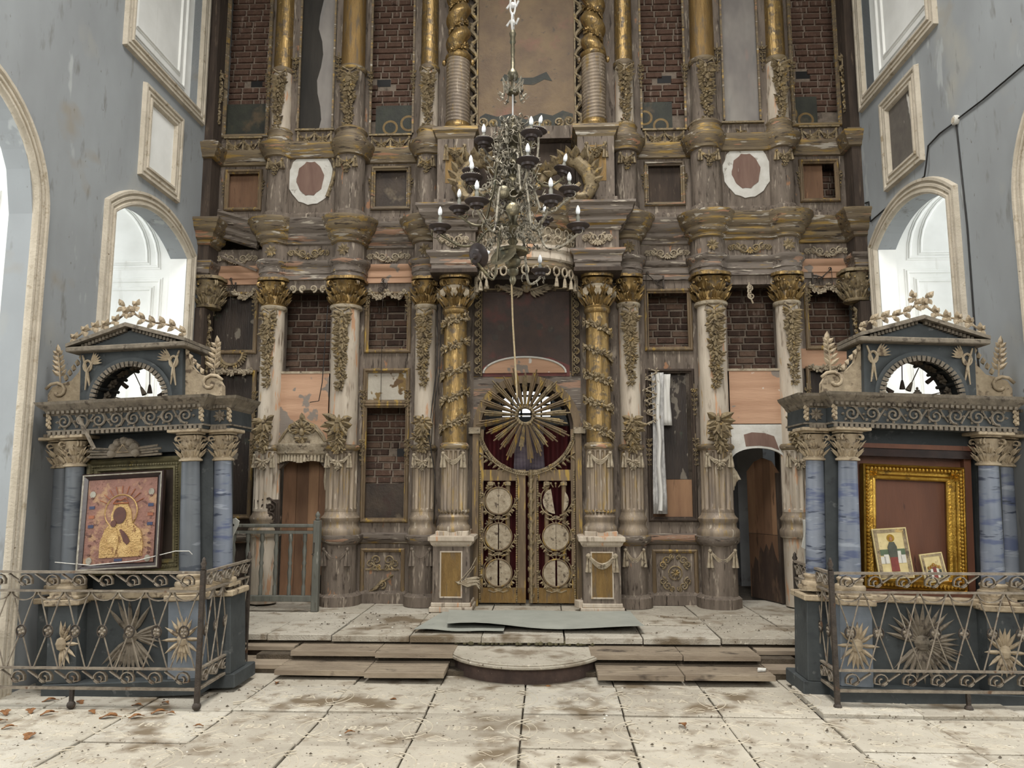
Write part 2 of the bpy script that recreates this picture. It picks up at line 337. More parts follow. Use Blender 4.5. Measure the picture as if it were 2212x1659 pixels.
for s, side in ((-1, 'left'), (1, 'right')):
    T = .22
    g = G()
    X0, X1 = s*WX, s*(WX+T)
    def wb(ya, yb, za, zb): g.box(X0, X1, ya, yb, za, zb)
    wb(-16, DYC-DR, 0, 11); wb(DYC-DR, DYC+DR, 5.3, 11); archinfill(g, X0, X1, DYC-DR, DYC+DR, 0, 5.3, darch, 24)
    wb(DYC+DR, WY0, 0, 11); wb(WY0, WY1, 0, WZ0); archinfill(g, X0, X1, WY0, WY1, 0, 5.08, warch)
    wb(WY0, WY1, 5.08, UZ0)
    wb(WY0, UY0, UZ0, 11); wb(UY0, WY1, UZ1, 11); wb(WY1, .5, 0, UZ0); wb(UY1, .5, UZ0, 11)
    wall = mk('wall_' + side, g, m_wall, kind='structure', label='%s nave wall in flaking pale blue limewash' % side, org=(s*WX, -5, 0))
    n = 1 if s < 0 else 2
    # lower window: moulded surround, deep white niche with panelled jamb
    path = [(WY1, WZ0)] + [(WY1, WZS - .01)] + [(WY1 - (WY1-WY0)*i/20, warch(WY1 - (WY1-WY0)*i/20)) for i in range(21)] + [(WY0, WZ0)]
    w = wallmould(s, path, [(o, d) for o, d in TRIM], WX, 'window_%d' % n, m_trim, kind='structure',
                  label='low arched window with stone surround in the %s blue wall' % side)
    g = G()
    xa, xb = s*(WX+T), s*(WX+1.5)
    g.box(xa, xb, WY1+.02, WY1+.06, WZ0, 5.75); g.box(xa, xb, WY0-.32, WY0-.28, WZ0, 5.75)
    g.box(xa, xb, WY0-.32, WY1+.06, 5.7, 5.75); g.box(s*WX, xb, WY0-.3, WY1+.06, WZ0-.05, WZ0)
    g.box(s*WX*1.001, xa, WY1-.008, WY1+.02, WZ0, WZS)
    mk('reveal', g, m_reveal, w)
    def jambmould(pts, closed=True, prof=THIN):
        q = G().sweep(pts, prof, closed)
        q.v = [(s*a, WY1+.02-c, b) for a, b, c in q.v]
        return mk('jamb_moulding', q, m_reveal, w, smooth=True)
    for k in (0, .11):
        jambmould([(4.77+k, 2.66+k), (5.77-k, 2.66+k), (5.77-k, 4.40-k), (4.77+k, 4.40-k)])
        jambmould([(5.81-k*.5 - (1.0-k*1.8)*math.cos(t*PI/20), 4.62+k*.6 + (.95-k)*math.sin(t*PI/20)) for t in range(11)][::-1] + [(5.81-k*.5, 4.62+k*.6)][:0] + [(5.81-k*.5, 4.62+k*.6)])
    g = G()   # glazing bars at the outer side
    for k in range(4): g.box(s*5.85, s*5.91, WY0-.3+k*.66, WY0-.25+k*.66, WZ0, 5.7)
    for k in range(6): g.box(s*5.85, s*5.91, WY0-.3, WY1+.05, WZ0+k*.65, WZ0+.05+k*.65)
    mk('glazing_bars', g, m_glass, w)
    # small moulded panel above the window
    pn = [(-1.147, 5.485), (-1.147, 6.25), (-1.727, 6.25), (-1.727, 5.485)]
    t = wallmould(s, pn, TRIM, WX, 'trim_%d' % n, m_trim, closed=True, kind='structure',
                  label='square moulded panel frame on the %s wall above the low window' % side)
    g = G().box(s*(WX-.006), s*(WX+.01), -1.737, -1.137, 5.474, 6.261)
    mk('panel', g, m_reveal if s < 0 else m_panelgrey, t)
    # tall blind panel niche above
    path = [(UY1, UZ1), (UY1, UZ0), (UY0, UZ0), (UY0, UZ1)]
    w = wallmould(s, [(a, b) for a, b in path], [(-o, d) for o, d in TRIM], WX, 'window_%d' % (n+2), m_trim, kind='structure',
                  label='tall upper blind window with white panel in the %s wall' % side)
    g = G().box(s*(WX+.1), s*(WX+.2), UY0-.1, UY1+.1, UZ0-.1, UZ1+.1)
    g.box(s*WX*1.001, s*(WX+.1), UY1, UY1+.02, UZ0, UZ1); g.box(s*WX*1.001, s*(WX+.1), UY0-.02, UY0, UZ0, UZ1); g.box(s*WX*1.001, s*(WX+.1), UY0, UY1, UZ0-.02, UZ0)
    mk('reveal', g, m_reveal, w)
    for k in (.20, .33):
        wallmould(s, [(UY1-k*1.1, UZ1), (UY1-k*1.1, UZ0+k), (UY0+k*.8, UZ0+k), (UY0+k*.8, UZ1)], [(-o, d) for o, d in THIN], WX+.1, 'panel_moulding', m_reveal, w)
    # side door arch
    path = [(DYC+DR, 0)] + [(DYC + DR*math.cos(a*PI/24), DZS + DR*math.sin(a*PI/24)) for a in range(25)] + [(DYC-DR, 0)]
    w = wallmould(s, path, TRIM, WX, 'door_%d' % n, m_trim, kind='structure',
                  label='tall arched side doorway with moulded surround in the %s wall' % side)
    g = G(); xb = s*(WX+1.5)
    g.box(xa, xb, DYC+DR+.01, DYC+DR+.05, 0, 5.9); g.box(xa, xb, DYC-DR-.3, DYC-DR-.26, 0, 5.9); g.box(xa, xb, DYC-DR-.3, DYC+DR+.05, 5.85, 5.9)
    mk('reveal', g, m_reveal, w)
    for k in (0, .12):
        for za, zb in ((1.0, 2.3), (2.5, 4.4)):
            q = G().sweep([(4.77+k, za+k), (5.70-k, za+k), (5.70-k, zb-k), (4.77+k, zb-k)], THIN, True)
            q.v = [(s*a, DYC+DR+.01-c, b) for a, b, c in q.v]
            mk('jamb_moulding', q, m_reveal, w, smooth=True)
# ceiling ring under the dome; unseen rear wall added to block sky fill from behind
g = G(); g.box(-6.2, 6.2, -3.4, 7.5, 11, 11.2); g.box(-6.2, 6.2, -16, -8.8, 11, 11.2); g.box(-6.2, -2.6, -8.8, -3.4, 11, 11.2); g.box(2.6, 6.2, -8.8, -3.4, 11, 11.2)
g.loft([[(r*math.cos(j*PI/16), -6.1+r*math.sin(j*PI/16), z) for j in range(32)] for r, z in ((2.75, 11.1), (2.75, 13.2), (2.85, 13.2), (2.85, 11.1))], caps=False)
mk('ceiling', g, m_wall, kind='structure', label='plastered vault with an open dome drum high above the nave')

mk('wall_rear', G().box(-6.2, 6.2, -16.3, -16, 0, 11.2), m_wall, kind='structure', label='plain rear wall of the nave behind the viewer')
# ------------------------------------------------------------ brick wall behind the screen
BY = 0.42
def openbox(g, y0, y1, spans, z0, z1, xa, xb):
    x = xa
    for a, b, zt in spans:
        g.box(x, a, y0, y1, z0, z1); g.box(a, b, y0, y1, zt, z1); x = b
    g.box(x, xb, y0, y1, z0, z1)
g = G(); openbox(g, BY, BY+.35, [(-3.42, -2.52, 2.3), (-.85, .85, 3.3), (2.45, 3.42, 2.3)], 0, 11, -6.2, 6.2)
wall_back = mk('wall_back', g, m_mortar, kind='structure', label='red brick wall with grey mortar behind the wooden screen')
bproto = {}
def brickmesh(w, k):
    key = (round(w, 2), k)
    if key not in bproto:
        h = .079; d = .03; e = .008
        g = G().add([(-w/2, 0, -h/2), (w/2, 0, -h/2), (w/2, 0, h/2), (-w/2, 0, h/2), (-w/2+e, -d, -h/2+e), (w/2-e, -d, -h/2+e), (w/2-e, -d, h/2-e), (-w/2+e, -d, h/2-e)],
              [(4,5,6,7),(0,1,5,4),(1,2,6,5),(2,3,7,6),(3,0,4,7)])
        me = bpy.data.meshes.new('brick'); me.from_pydata(g.v, [], g.f); me.materials.append(m_brick[k]); bproto[key] = me
    return bproto[key]
RB = random.Random(5); nb = 0; stuffg = [G()]
ZN = [ # x0, x1, z0, z1, holes
    (-3.32, -2.52, 3.18, 4.50, ()), (2.5, 3.32, 3.18, 4.50, ()), (-2.35, -1.45, 3.45, 4.45, ()), (1.42, 2.25, 3.45, 4.5, ()),
    (-2.35, -1.45, 1.72, 2.98, ((-1.70, 2.22),)), (3.5, 4.42, 3.5, 4.5, ()),
    (-2.35, -1.5, 7.1, 8.1, ((-2.1, 7.62),)), (1.5, 2.25, 7.05, 8.1, ((1.98, 7.58),)), (-4.4, -3.6, 7.15, 8.1, ((-3.98, 7.66),)), (3.55, 4.4, 7.1, 8.1, ((3.95, 7.6),)),
    (-2.35, -1.5, 8.1, 9.2, ()), (1.5, 2.25, 8.1, 9.2, ()), (-4.4, -3.6, 8.1, 9.2, ()), (3.55, 4.4, 8.1, 9.2, ()), (4.0, 4.4, 5.5, 6.2, ())]
for x0, x1, z0, z1, holes in ZN:
    row = int(z0/.095)
    while row*.095 < z1:
        z = row*.095 + .047; x = x0 - RB.uniform(0, .2)
        while x < x1:
            w = RB.choice((.25, .25, .25, .25, .12, .19)); cx = x + w/2
            if not any(abs(cx-hx) < .12 and abs(z-hz) < .08 for hx, hz in holes):
                k = RB.choice((0, 0, 1, 1, 2, 3)); me = brickmesh(w - .018, k)
                dy = RB.uniform(0, .008)
                if nb < 300:
                    o = bpy.data.objects.new('brick', me); COL.objects.link(o); o.parent = wall_back
                    o.location = Vector((cx, BY + dy, z + RB.uniform(-.004, .004))) - WLD[wall_back]; nb += 1
                else:
                    sg = stuffg[0]
                    sg.add([(p.co.x + cx, p.co.y + BY + dy, p.co.z + z) for p in me.vertices], [tuple(q.vertices) for q in me.polygons])
            x += w
        row += 1
    for hx, hz in holes:
        mk('putlog_shade', G().box(hx-.10, hx+.10, BY-.004, BY+.002, hz-.05, hz+.06), m_black, wall_back)  # flat black plate painted in for the shade inside the hole
for i, sg in enumerate(stuffg):
    if sg.v: mk('upper_bricks', sg, m_brick[i], wall_back, kind='stuff')

# ------------------------------------------------------------ altar room behind
g = G()
g.box(-6.2, 6.2, .5, 7.4, .1, .26)
mk('floor_sanctuary', g, m_dirt, kind='structure', label='dusty dark floor of the sanctuary behind the screen')
g = G()
openbox(g, 6.6, 7.0, [(-.75, .38, 3.95)], 0, 11, -6.2, 6.2); g.box(-.75, .38, 6.6, 7.0, 0, 3.25)
g.box(-6.2, -5.6, .7, 7, 0, 11); g.box(5.6, 6.2, .7, 7, 0, 11)
# a whitewashed pier close behind the right doorway
g.box(3.20, 3.60, 2.0, 2.9, 0, 6)
mk('wall_sanctuary', g, m_altwall, kind='structure', label='grey whitewashed sanctuary wall seen through the doorways')
g = G()
for k in range(6): g.box(-.75+k*.22, -.71+k*.22, 6.7, 6.75, 3.25, 3.95)
for k in range(4): g.box(-.75, .38, 6.7, 6.75, 3.3+k*.2, 3.34+k*.2)
mk('window_5', g, m_irondk, kind='structure', label='barred sanctuary window shining through the central gate')
area('daylight_sanctuary', (3.6, 5.9, 5.5), (3.0, 1.4, 1.0), 1.5, 1.5, 60, SKYC)

# ------------------------------------------------------------ nave floor
floor = mk('floor', G().box(-6.2, 6.2, -16, .5, -.3, -.045), m_dirt, kind='structure', label='dirt bed under the stone paving of the nave')
RS = random.Random(21)
XL = [-4.6, -3.83, -3.05, -2.28, -1.51, -.72, .05, .84, 1.60, 2.37, 3.14, 3.9, 4.6]
YL = [-9.7, -8.95, -8.2, -7.45, -6.7, -5.95, -5.27, -4.53, -3.77, -3.0, -2.25]
def txtmesh(body, size):
    c = bpy.data.curves.new('t', 'FONT'); c.body = body; c.size = size; c.resolution_u = 2; c.extrude = .0022; c.align_x = 'CENTER'; c.align_y = 'CENTER'
    o = bpy.data.objects.new('t', c); COL.objects.link(o); dg = bpy.context.evaluated_depsgraph_get()
    me = bpy.data.meshes.new_from_object(o.evaluated_get(dg)); bpy.data.objects.remove(o)
    return [tuple(v.co) for v in me.vertices], [tuple(p.vertices) for p in me.polygons]
tv, tf = txtmesh('1832 A', .13)
def relief():
    g = G()
    g.add([(x, y, z) for x, y, z in tv], tf)
    for sx in (-1, 1):
        for r, w in ((.27, .0042), (.215, .0036)):
            g.tube([(sx*(.55 - r*math.cos(a)), r*math.sin(a), 0) for a in [(-1.15+.23*i) for i in range(11)]], w, 4)
        g.tube([(sx*(.20+.08*math.sin(t*.9)), -.30+t*.01, 0) for t in range(9)], .0032, 4)
        for q in (-1, 1):
            g.tube([(sx*(.05+.03*t), q*(.23+.05*math.sin(t*.8)), 0) for t in range(9)], .0032, 4)
            g.tube([(sx*(.16+.05*math.cos(t*.7)), q*(.25+.05*math.sin(t*.7)), 0) for t in range(8)], .0028, 4)
    return g
relproto = None
def slab(x0, x1, y0, y1, z, parent, tilt=(0, 0), th=.05, mat=None, rel=True, gap=.006):
    global relproto
    cx, cy = (x0+x1)/2, (y0+y1)/2; a, b = (x1-x0)/2-gap, (y1-y0)/2-gap; e = .006
    j = lambda: RS.uniform(-.006, .006)
    c = [(-a+j(), -b+j()), (a+j(), -b+j()), (a+j(), b+j()), (-a+j(), b+j())]
    top = [(p[0]*(1-e/a), p[1]*(1-e/b), 0) for p in c]; mid = [(p[0], p[1], -e) for p in c]; bot = [(p[0], p[1], -th) for p in c]
    g = G().loft([bot, mid, top])
    o = mk('slab', g, mat or RS.choice(m_slab), parent, org=(0, 0, 0))
    o.location = Vector((cx, cy, z)) - WLD[parent]; WLD[o] = Vector((cx, cy, z)); o.rotation_euler = (tilt[0], tilt[1], RS.uniform(-.004, .004))
    if rel:
        if relproto is None:
            relproto = mk('relief', relief(), m_relief, o, org=(0, 0, 0)); r = relproto
        else:
            r = relproto.copy(); COL.objects.link(r); r.parent = o
        r.location = (0, 0, -.001); k = min(a/.385, b/.375); r.scale = (k, k, 1)
    return o
for i in range(len(XL)-1):
    for j in range(len(YL)-1):
        x0, x1, y0, y1 = XL[i], XL[i+1], YL[j], YL[j+1]
        if x1 > WX+.1 or x0 < -WX-.1: x0, x1 = max(x0, -WX), min(x1, WX)
        z = RS.uniform(-.010, .006); tilt = (RS.uniform(-.008, .008), RS.uniform(-.006, .006))
        if abs((y0+y1)/2 + 3.4) < .1:
            z += .012; tilt = (tilt[0]*1.4 + .004, tilt[1])
            if x0 > 2: z += .028; tilt = (.020, -.012 if x0 > 3 else .014)
        slab(x0, x1, y0, y1, z, floor, tilt, rel=(j < len(YL)-2 and abs((x0+x1)/2) < 3.9 and not (abs((y0+y1)/2+3.4) < .1 and abs(x0) > 2.4)))
# ============================================================ DAIS AND STEPS
DZ = .28
dais = mk('floor_dais', G().box(-4.4, 4.4, -2.02, .42, -.04, DZ-.055), m_dirt, kind='structure', label='raised altar platform under worn stone slabs')
XD = [-4.38, -3.4, -2.62, -1.95, -1.15, -.42, .42, 1.2, 1.98, 2.72, 3.45, 4.38]
YD = [-2.1, -1.42, -.8, -.1, .4]
for i in range(len(XD)-1):
    for j in range(len(YD)-1):
        sh = RS.uniform(-.03, .03)
        slab(XD[i], XD[i+1], YD[j], YD[j+1], DZ + RS.uniform(-.006, .006) - (.006 if j == 0 else 0), dais, (RS.uniform(-.008, .008), RS.uniform(-.005, .005)), rel=False, th=.06)
def tread(x0, x1, y0, y1, z, parent, tilt=(0, 0), ribs=9):
    """ribbed plank: real grooves along x"""
    prof = []
    w = (y1-y0)/ribs
    for k in range(ribs):
        a = y0 + k*w
        prof += [(a, 0), (a+w*.58, 0), (a+w*.62, -.022), (a+w*.96, -.022)]
    prof = [(y0, -.045)] + prof + [(y1, 0), (y1, -.045)]
    cy = (y0+y1)/2; cx = (x0+x1)/2
    g = G().prism([(a-cy, b) for a, b in prof], -(x1-x0)/2, (x1-x0)/2, 'x')
    o = mk('step_board', g, m_tread, parent, org=(0, 0, 0))
    o.location = Vector((cx, cy, z)) - WLD[parent]; o.rotation_euler = (tilt[0], tilt[1], RS.uniform(-.006, .006))
    return o
for lev, (z, yf, yb) in enumerate(((.09, -2.86, -2.28), (.185, -2.50, -2.0))):
    st = mk('floor_step', G().box(-2.62, 2.62, yb-.30+.02 if lev == 0 else -2.36, -1.99, -.04, z-.05), m_dirt, kind='structure',
            label='%s step below the altar platform with ribbed boards' % ('lower' if lev == 0 else 'upper'))
    ends = [(-2.28, -1.44), (-1.43, -.70), (.70, 1.47), (1.48, 2.28)] if lev == 0 else [(-2.25, -1.42), (-1.41, -.66), (.66, 1.52), (1.53, 2.25)]
    for k, (a, b) in enumerate(ends):
        tread(a, b, yf + (.05 if k in (0,) else 0), yb, z, st, (RS.uniform(-.02, .012), RS.uniform(-.008, .008)))
    for sgn in (-1, 1):
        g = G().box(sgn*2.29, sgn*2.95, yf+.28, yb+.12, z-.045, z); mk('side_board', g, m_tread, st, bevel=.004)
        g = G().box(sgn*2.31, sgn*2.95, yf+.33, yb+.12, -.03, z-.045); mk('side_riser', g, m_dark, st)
# half-round ambo step
am = empty('ambo_step', (0.03, -2.3, 0), 'half-round stone step with dark curved riser at the centre', 'step')
AX, AY, AR = .03, -2.13, .78
def half(r, ry, n=28): return [(AX + r*math.cos(PI + PI*i/n), AY + ry*math.sin(PI + PI*i/n)) for i in range(n+1)]
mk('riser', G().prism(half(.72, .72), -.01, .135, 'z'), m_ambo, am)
g = G().prism(half(AR, .79), .135, .165, 'z'); mk('tread', g, m_slab[1], am, bevel=.008)
g = G().prism(half(AR-.02, .775), .165, .178, 'z'); mk('stone_top', g, m_slab[0], am, bevel=.004)
mk('stone_strip', G().prism([(AX-.80, AY+.14), (AX-.80, AY-.05), (AX+.80, AY-.05), (AX+.80, AY+.14)], .14, .176, 'z'), m_slab[2], am, bevel=.004)
# linoleum sheets
def sheet(name, quad, z, lift, label):
    n = 14; rings = []
    for i in range(n+1):
        t = i/n; row = []
        for j in range(7):
            q = j/6
            x = (quad[0][0]*(1-t)+quad[1][0]*t)*(1-q) + (quad[3][0]*(1-t)+quad[2][0]*t)*q
            y = (quad[0][1]*(1-t)+quad[1][1]*t)*(1-q) + (quad[3][1]*(1-t)+quad[2][1]*t)*q
            zz = z + lift*(1-q)**2*(.5+.5*math.sin(t*7+.6)) + .004*math.sin(t*11+q*3)
            row.append((x, y, zz))
        rings.append(row + [(p[0], p[1], p[2]-.006) for p in row[::-1]])
    return mk(name, G().loft(rings), m_lino, label=label, cat='sheet', smooth=True)
sheet('linoleum_sheet', [(-1.13, -1.94), (-.2, -1.98), (-.2, -.80), (-.98, -.78)], DZ+.022, .012, 'lower grey linoleum sheet poking out left under another sheet')
sheet('linoleum_sheet', [(-.80, -1.84), (1.24, -1.92), (1.22, -.76), (-.92, -.74)], DZ+.036, .05, 'upper grey linoleum sheet lying before the central gate with lifted edge')
# ============================================================ ICONOSTASIS
ico = empty('iconostasis', (0, 0, DZ), 'tall decaying gilded wooden altar screen with columns and empty icon frames', 'altar screen')
def P(name, g, mat, parent=None, **kw): return mk(name, g, mat, parent or ico, **kw)
def board(x0, x1, y0, y1, z0, z1, mat, name='board', **kw): return P(name, G().box(x0, x1, y0, y1, z0, z1), mat, **kw)
# ---- carving vocabulary
def drop(g, cx, cy, zt, L, W, rnd, bow=True, n=None):
    """hanging carved garland on a face looking toward -y"""
    if bow:
        for sx in (-1, 1):
            g.tube([(cx, cy, zt-.02), (cx+sx*W*.45, cy-.02, zt+.03), (cx+sx*W*.55, cy-.02, zt-.05), (cx+sx*W*.1, cy-.025, zt-.07)], [.012, .016, .014, .008], 5)
            g.leaf((cx+sx*.02, cy-.015, zt-.06), (sx*.5, 0, -1), (0, -1, 0), .12, .045)
    n = n or max(4, int(L/.07)); z = zt - .08
    g.tube([(cx, cy-.004, zt), (cx, cy-.008, zt-.1), (cx, cy-.008, zt-L)], [.010, W*.11, W*.05], 5)
    for i in range(n):
        t = i/(n-1); w = W*(1-.55*t); z = zt - .08 - (L-.1)*t
        x = cx + .35*W*.25*math.sin(i*1.7)
        for k in range(7):
            a = -PI/2 + (k-3)*.7 + rnd.uniform(-.3, .3)
            g.leaf((x + .01*math.cos(a), cy-.008, z), (math.cos(a), -.25, math.sin(a)*.8-.2), (0, -1, 0), w*.7*rnd.uniform(.75, 1.2), w*.36, .6, .32)
        g.blob((x+rnd.uniform(-.01, .01), cy-.022, z), w*.17, w*.17, w*.17, 5, 3)
        if i % 2: g.blob((x+rnd.uniform(-.03, .03), cy-.024, z+.02), w*.12, w*.12, w*.12, 5, 3)
def cscroll(g, cx, cz, y, r, sx, sz=1, turns=1.35, w=.012, leaves=True):
    n = 16
    pts = []
    for i in range(n+1):
        t = i/n; a = -PI*.5 + t*turns*2*PI; q = r*(1-.78*t)
        pts.append((cx + sx*q*math.cos(a), y - .01*t, cz + sz*q*math.sin(a)))
    g.tube(pts, [w*(1.1-.5*i/n) for i in range(n+1)], 5)
    g.blob(pts[-1], w*1.3, w*1.3, w*1.3, 5, 3)
def frieze_scroll(g, cx, cz, y, W, H):
    """symmetric rocaille relief"""
    for sx in (-1, 1):
        cscroll(g, cx+sx*W*.14, cz, y, H*.36, sx, 1)
        cscroll(g, cx+sx*W*.30, cz+H*.1, y, H*.30, -sx, -1)
        cscroll(g, cx+sx*W*.43, cz+H*.08, y, H*.22, sx, 1)
        g.tube([(cx+sx*W*.03, y, cz-H*.3), (cx+sx*W*.12, y-.012, cz-H*.34), (cx+sx*W*.24, y-.012, cz-H*.12), (cx+sx*W*.36, y-.01, cz+H*.25), (cx+sx*W*.5, y, cz+H*.12)], [.013, .015, .012, .011, .005], 5)
        for k in range(5):
            px = cx+sx*W*(.1+.09*k); g.leaf((px, y-.008, cz-.02+.02*(k % 2)), (sx*.7, -.2, -1 if k % 2 else .8), (0, -1, 0), H*.3, H*.16, .5)
    for k in range(5):
        a = -PI/2 + (k-2)*.42; g.leaf((cx, y-.012, cz-H*.1), (math.cos(a), -.15, math.sin(a)), (0, -1, 0), H*.5, H*.2, .5)
    g.blob((cx, y-.02, cz-H*.08), .022)
def swag(g, x0, x1, zt, y, sag, tails=True, w=.016):
    for k in range(3):
        pts = [(x0+(x1-x0)*i/8, y-.015-.012*math.sin(PI*i/8), zt - (sag+.022*(k-1))*math.sin(PI*i/8)) for i in range(9)]
        g.tube(pts, w*(.9-.12*k), 5)
    for x in (x0, x1):
        g.blob((x, y-.02, zt+.005), w*1.5, w*1.3, w*1.5, 6, 4)
        if tails:
            for q in (-1, 1):
                g.add(*coneparts((x+q*.012, y-.014, zt-.01), (x+q*.022, y-.012, zt-sag*1.55), .010, .022))
def coneparts(a, b, r0, r1, n=6):
    a, b = Vector(a), Vector(b); t = (b-a).normalized(); u = t.orthogonal().normalized(); v = t.cross(u)
    vs = [a + (u*math.cos(2*PI*j/n)+v*math.sin(2*PI*j/n))*r0 for j in range(n)] + [b + (u*math.cos(2*PI*j/n)+v*math.sin(2*PI*j/n))*r1 for j in range(n)]
    return vs, [(j, (j+1) % n, (j+1) % n + n, j+n) for j in range(n)] + [tuple(range(n)), tuple(range(n, 2*n))]
def tassel(g, x, y, zt, L, r):
    g.blob((x, y, zt-L*.12), r*.5, r*.5, L*.12, 6, 3); g.lathe(x, y, [(r*.3, zt-L*.2), (r*.55, zt-L*.3), (r*.8, zt-L*.6), (r, zt-L)], 7)
def capital(g, cx, cy, z0, z1, r, n=8):
    H = z1-z0
    g.lathe(cx, cy, [(r*1.05, z0), (r*1.12, z0+H*.05), (r*1.0, z0+H*.09), (r*.98, z0+H*.5), (r*1.12, z0+H*.8), (r*1.25, z0+H*.86)], 20)
    for row, (zz, hh, off, k) in enumerate(((.08, .38, 0, 1.0), (.34, .38, PI/n, 1.08))):
        for j in range(n):
            a = 2*PI*j/n + off; d = Vector((math.cos(a), math.sin(a), 0)); q = Vector((-d.y, d.x, 0))
            b = Vector((cx, cy, z0+H*zz)) + d*r*k
            for o in (-1, 0, 1):
                g.leaf(b + q*o*r*.16, d*.25 + Vector((0, 0, 1)) + q*o*.25, d, H*hh*(1 if o == 0 else .78), r*.36, .45, .42)
            g.blob(b + d*r*.24 + Vector((0, 0, H*hh*.96)), r*.12, r*.12, r*.09, 5, 3)
    for j in range(4):
        a = PI/4 + j*PI/2; d = Vector((math.cos(a), math.sin(a), 0)); c = Vector((cx, cy, z0+H*.74)) + d*r*1.38
        for e in (-1, 1):
            q = Vector((-d.y, d.x, 0))*e; n2 = 11; rr = H*.125
            g.tube([c + q*.012 + (d*math.cos(t*.62+PI)*(1-.07*t) + Vector((0, 0, 1))*math.sin(t*.62+PI/2*0)*(1-.07*t))*rr for t in range(n2)], rr*.26, 5)
    m = 8; ring = []
    for j in range(16):
        a = 2*PI*j/16 + PI/16*0; k = 1.32 + .26*abs(math.sin(2*a))
        ring.append((cx + r*k*math.cos(a), cy + r*k*math.sin(a)))
    g.prism(ring, z1-H*.1, z1, 'z')
def flutes(g, cx, cy, z0, z1, r, nf=14, n=None):
    n = nf*8
    prof = [(r, z0), (r, z0+.03), (r, z0+.05), (r, z1-.05), (r, z1-.03), (r, z1)]
    rings = []
    for i, (rr, z) in enumerate(prof):
        ring = []
        for j in range(n):
            a = 2*PI*j/n; k = 1
            if i in (2, 3): k = (1, 1, .97, .88, .84, .84, .88, .97)[j % 8]
            ring.append((cx+rr*k*math.cos(a), cy+rr*k*math.sin(a), z))
        rings.append(ring)
    g.loft(rings)
# ---- plan of the screen (x to the right, front toward -y)
P1, P2, P3, KX, KY = 3.385, 2.405, 1.335, .905, -.46
PR = {P1: .155, P2: .19, P3: .14}
YB, YC, YA = -.20, 0.0, 0.0        # faces of bays B, C, A
PY = -.17                           # pilaster axis
def halfround(cx, r, a0, a1, n=8, cy=PY): return [(cx + r*math.cos(a0+(a1-a0)*i/n), cy + r*math.sin(a0+(a1-a0)*i/n)) for i in range(n+1)]
def planpaths(s, e=0):
    """mouldings run left to right in +x for s=+1 mirrored for s=-1; returns list of (name, path) walked so that front is on the right"""
    R = lambda cx: PR[cx] + .03
    seg = {
        'A': [(P1+R(P1)*.8, YA-.02), (WX-.02, YA-.02)],
        'P1': [(P1-R(P1)*.9, YB-.03)] + halfround(P1, R(P1), -PI*.62, 0) + [(P1+R(P1), YA)],
        'B': [(P2+R(P2)*.9, YB-.03), (P1-R(P1)*.9, YB-.03)],
        'P2': [(P2-R(P2), YC)] + halfround(P2, R(P2), PI, PI*1.62) + [(P2+R(P2)*.9, YB-.03)],
        'C': [(P3+R(P3)*.7, YC-.02), (P2-R(P2)*.8, YC-.02)],
        'P3': [(P3-R(P3)*1.0, PY-.12)] + halfround(P3, R(P3), -PI*.62, 0) + [(P3+R(P3), YC)],
    }
    out = {}
    for k, p in seg.items():
        if s < 0: p = [(-x, y) for x, y in p][::-1]
        out[k] = p[:]           # walking +x with front (-y) on the right
    return out
def ring_mould(tag_, prof, mat, names='moulding', segs=('A', 'P1', 'B', 'P2', 'C', 'P3'), sides=(-1, 1), skip=()):
    for s in sides:
        for k, p in planpaths(s).items():
            if k in segs and (s, k) not in skip:
                P(names, G().sweep(p, prof), mat if not callable(mat) else mat(s, k), smooth=True)
def prof_close(pts, back=-.05):
    return [(back, pts[0][1])] + pts + [(back, pts[-1][1])]
CORN = prof_close([(.0, 4.97), (.03, 4.99), (.03, 5.03), (.07, 5.05), (.09, 5.08), (.09, 5.12), (.13, 5.15), (.16, 5.19), (.17, 5.24), (.20, 5.27), (.20, 5.30), (.05, 5.31)])
ARCH = prof_close([(.0, 4.50), (.015, 4.50), (.015, 4.57), (.03, 4.58), (.03, 4.66), (.05, 4.68), (.075, 4.71), (.075, 4.745), (.0, 4.75)])
FRIE = prof_close([(.0, 4.75), (.0, 4.97)])
ATTB = prof_close([(.02, 5.31), (.02, 5.40), (.0, 5.42), (-.01, 5.44)])
ATTC = prof_close([(.0, 6.20), (.02, 6.21), (.03, 6.25), (.06, 6.28), (.07, 6.32), (.10, 6.36), (.10, 6.39), (.03, 6.41), (.03, 6.44)])
PEDB = prof_close([(.06, .28), (.06, .40), (.03, .42), (.0, .44)])
PEDC = prof_close([(.0, 1.03), (.02, 1.05), (.05, 1.08), (.06, 1.12), (.06, 1.15), (.0, 1.17)])
ring_mould('corn', CORN, lambda s, k: m_corn if k in ('P1', 'P2', 'P3') or (s > 0 and k in 'AB') else m_greycorn, 'cornice', skip=((-1, 'A'),))
ring_mould('arch', ARCH, lambda s, k: m_bare if k == 'A' or (k == 'C' and s < 0) else m_greycorn, 'architrave')
ring_mould('frie', FRIE, lambda s, k: m_grey, 'frieze')
ring_mould('attb', ATTB, m_grey, 'attic_base')
ring_mould('attc', ATTC, lambda s, k: m_corn, 'attic_cornice')
ring_mould('pedb', PEDB, m_grey, 'plinth', segs=('A', 'P2', 'C', 'P3'))
ring_mould('pedc', PEDC, m_greycorn, 'pedestal_cornice', segs=('A', 'P2', 'C', 'P3'))
rl = {-1: random.Random(3), 1: random.Random(8)}
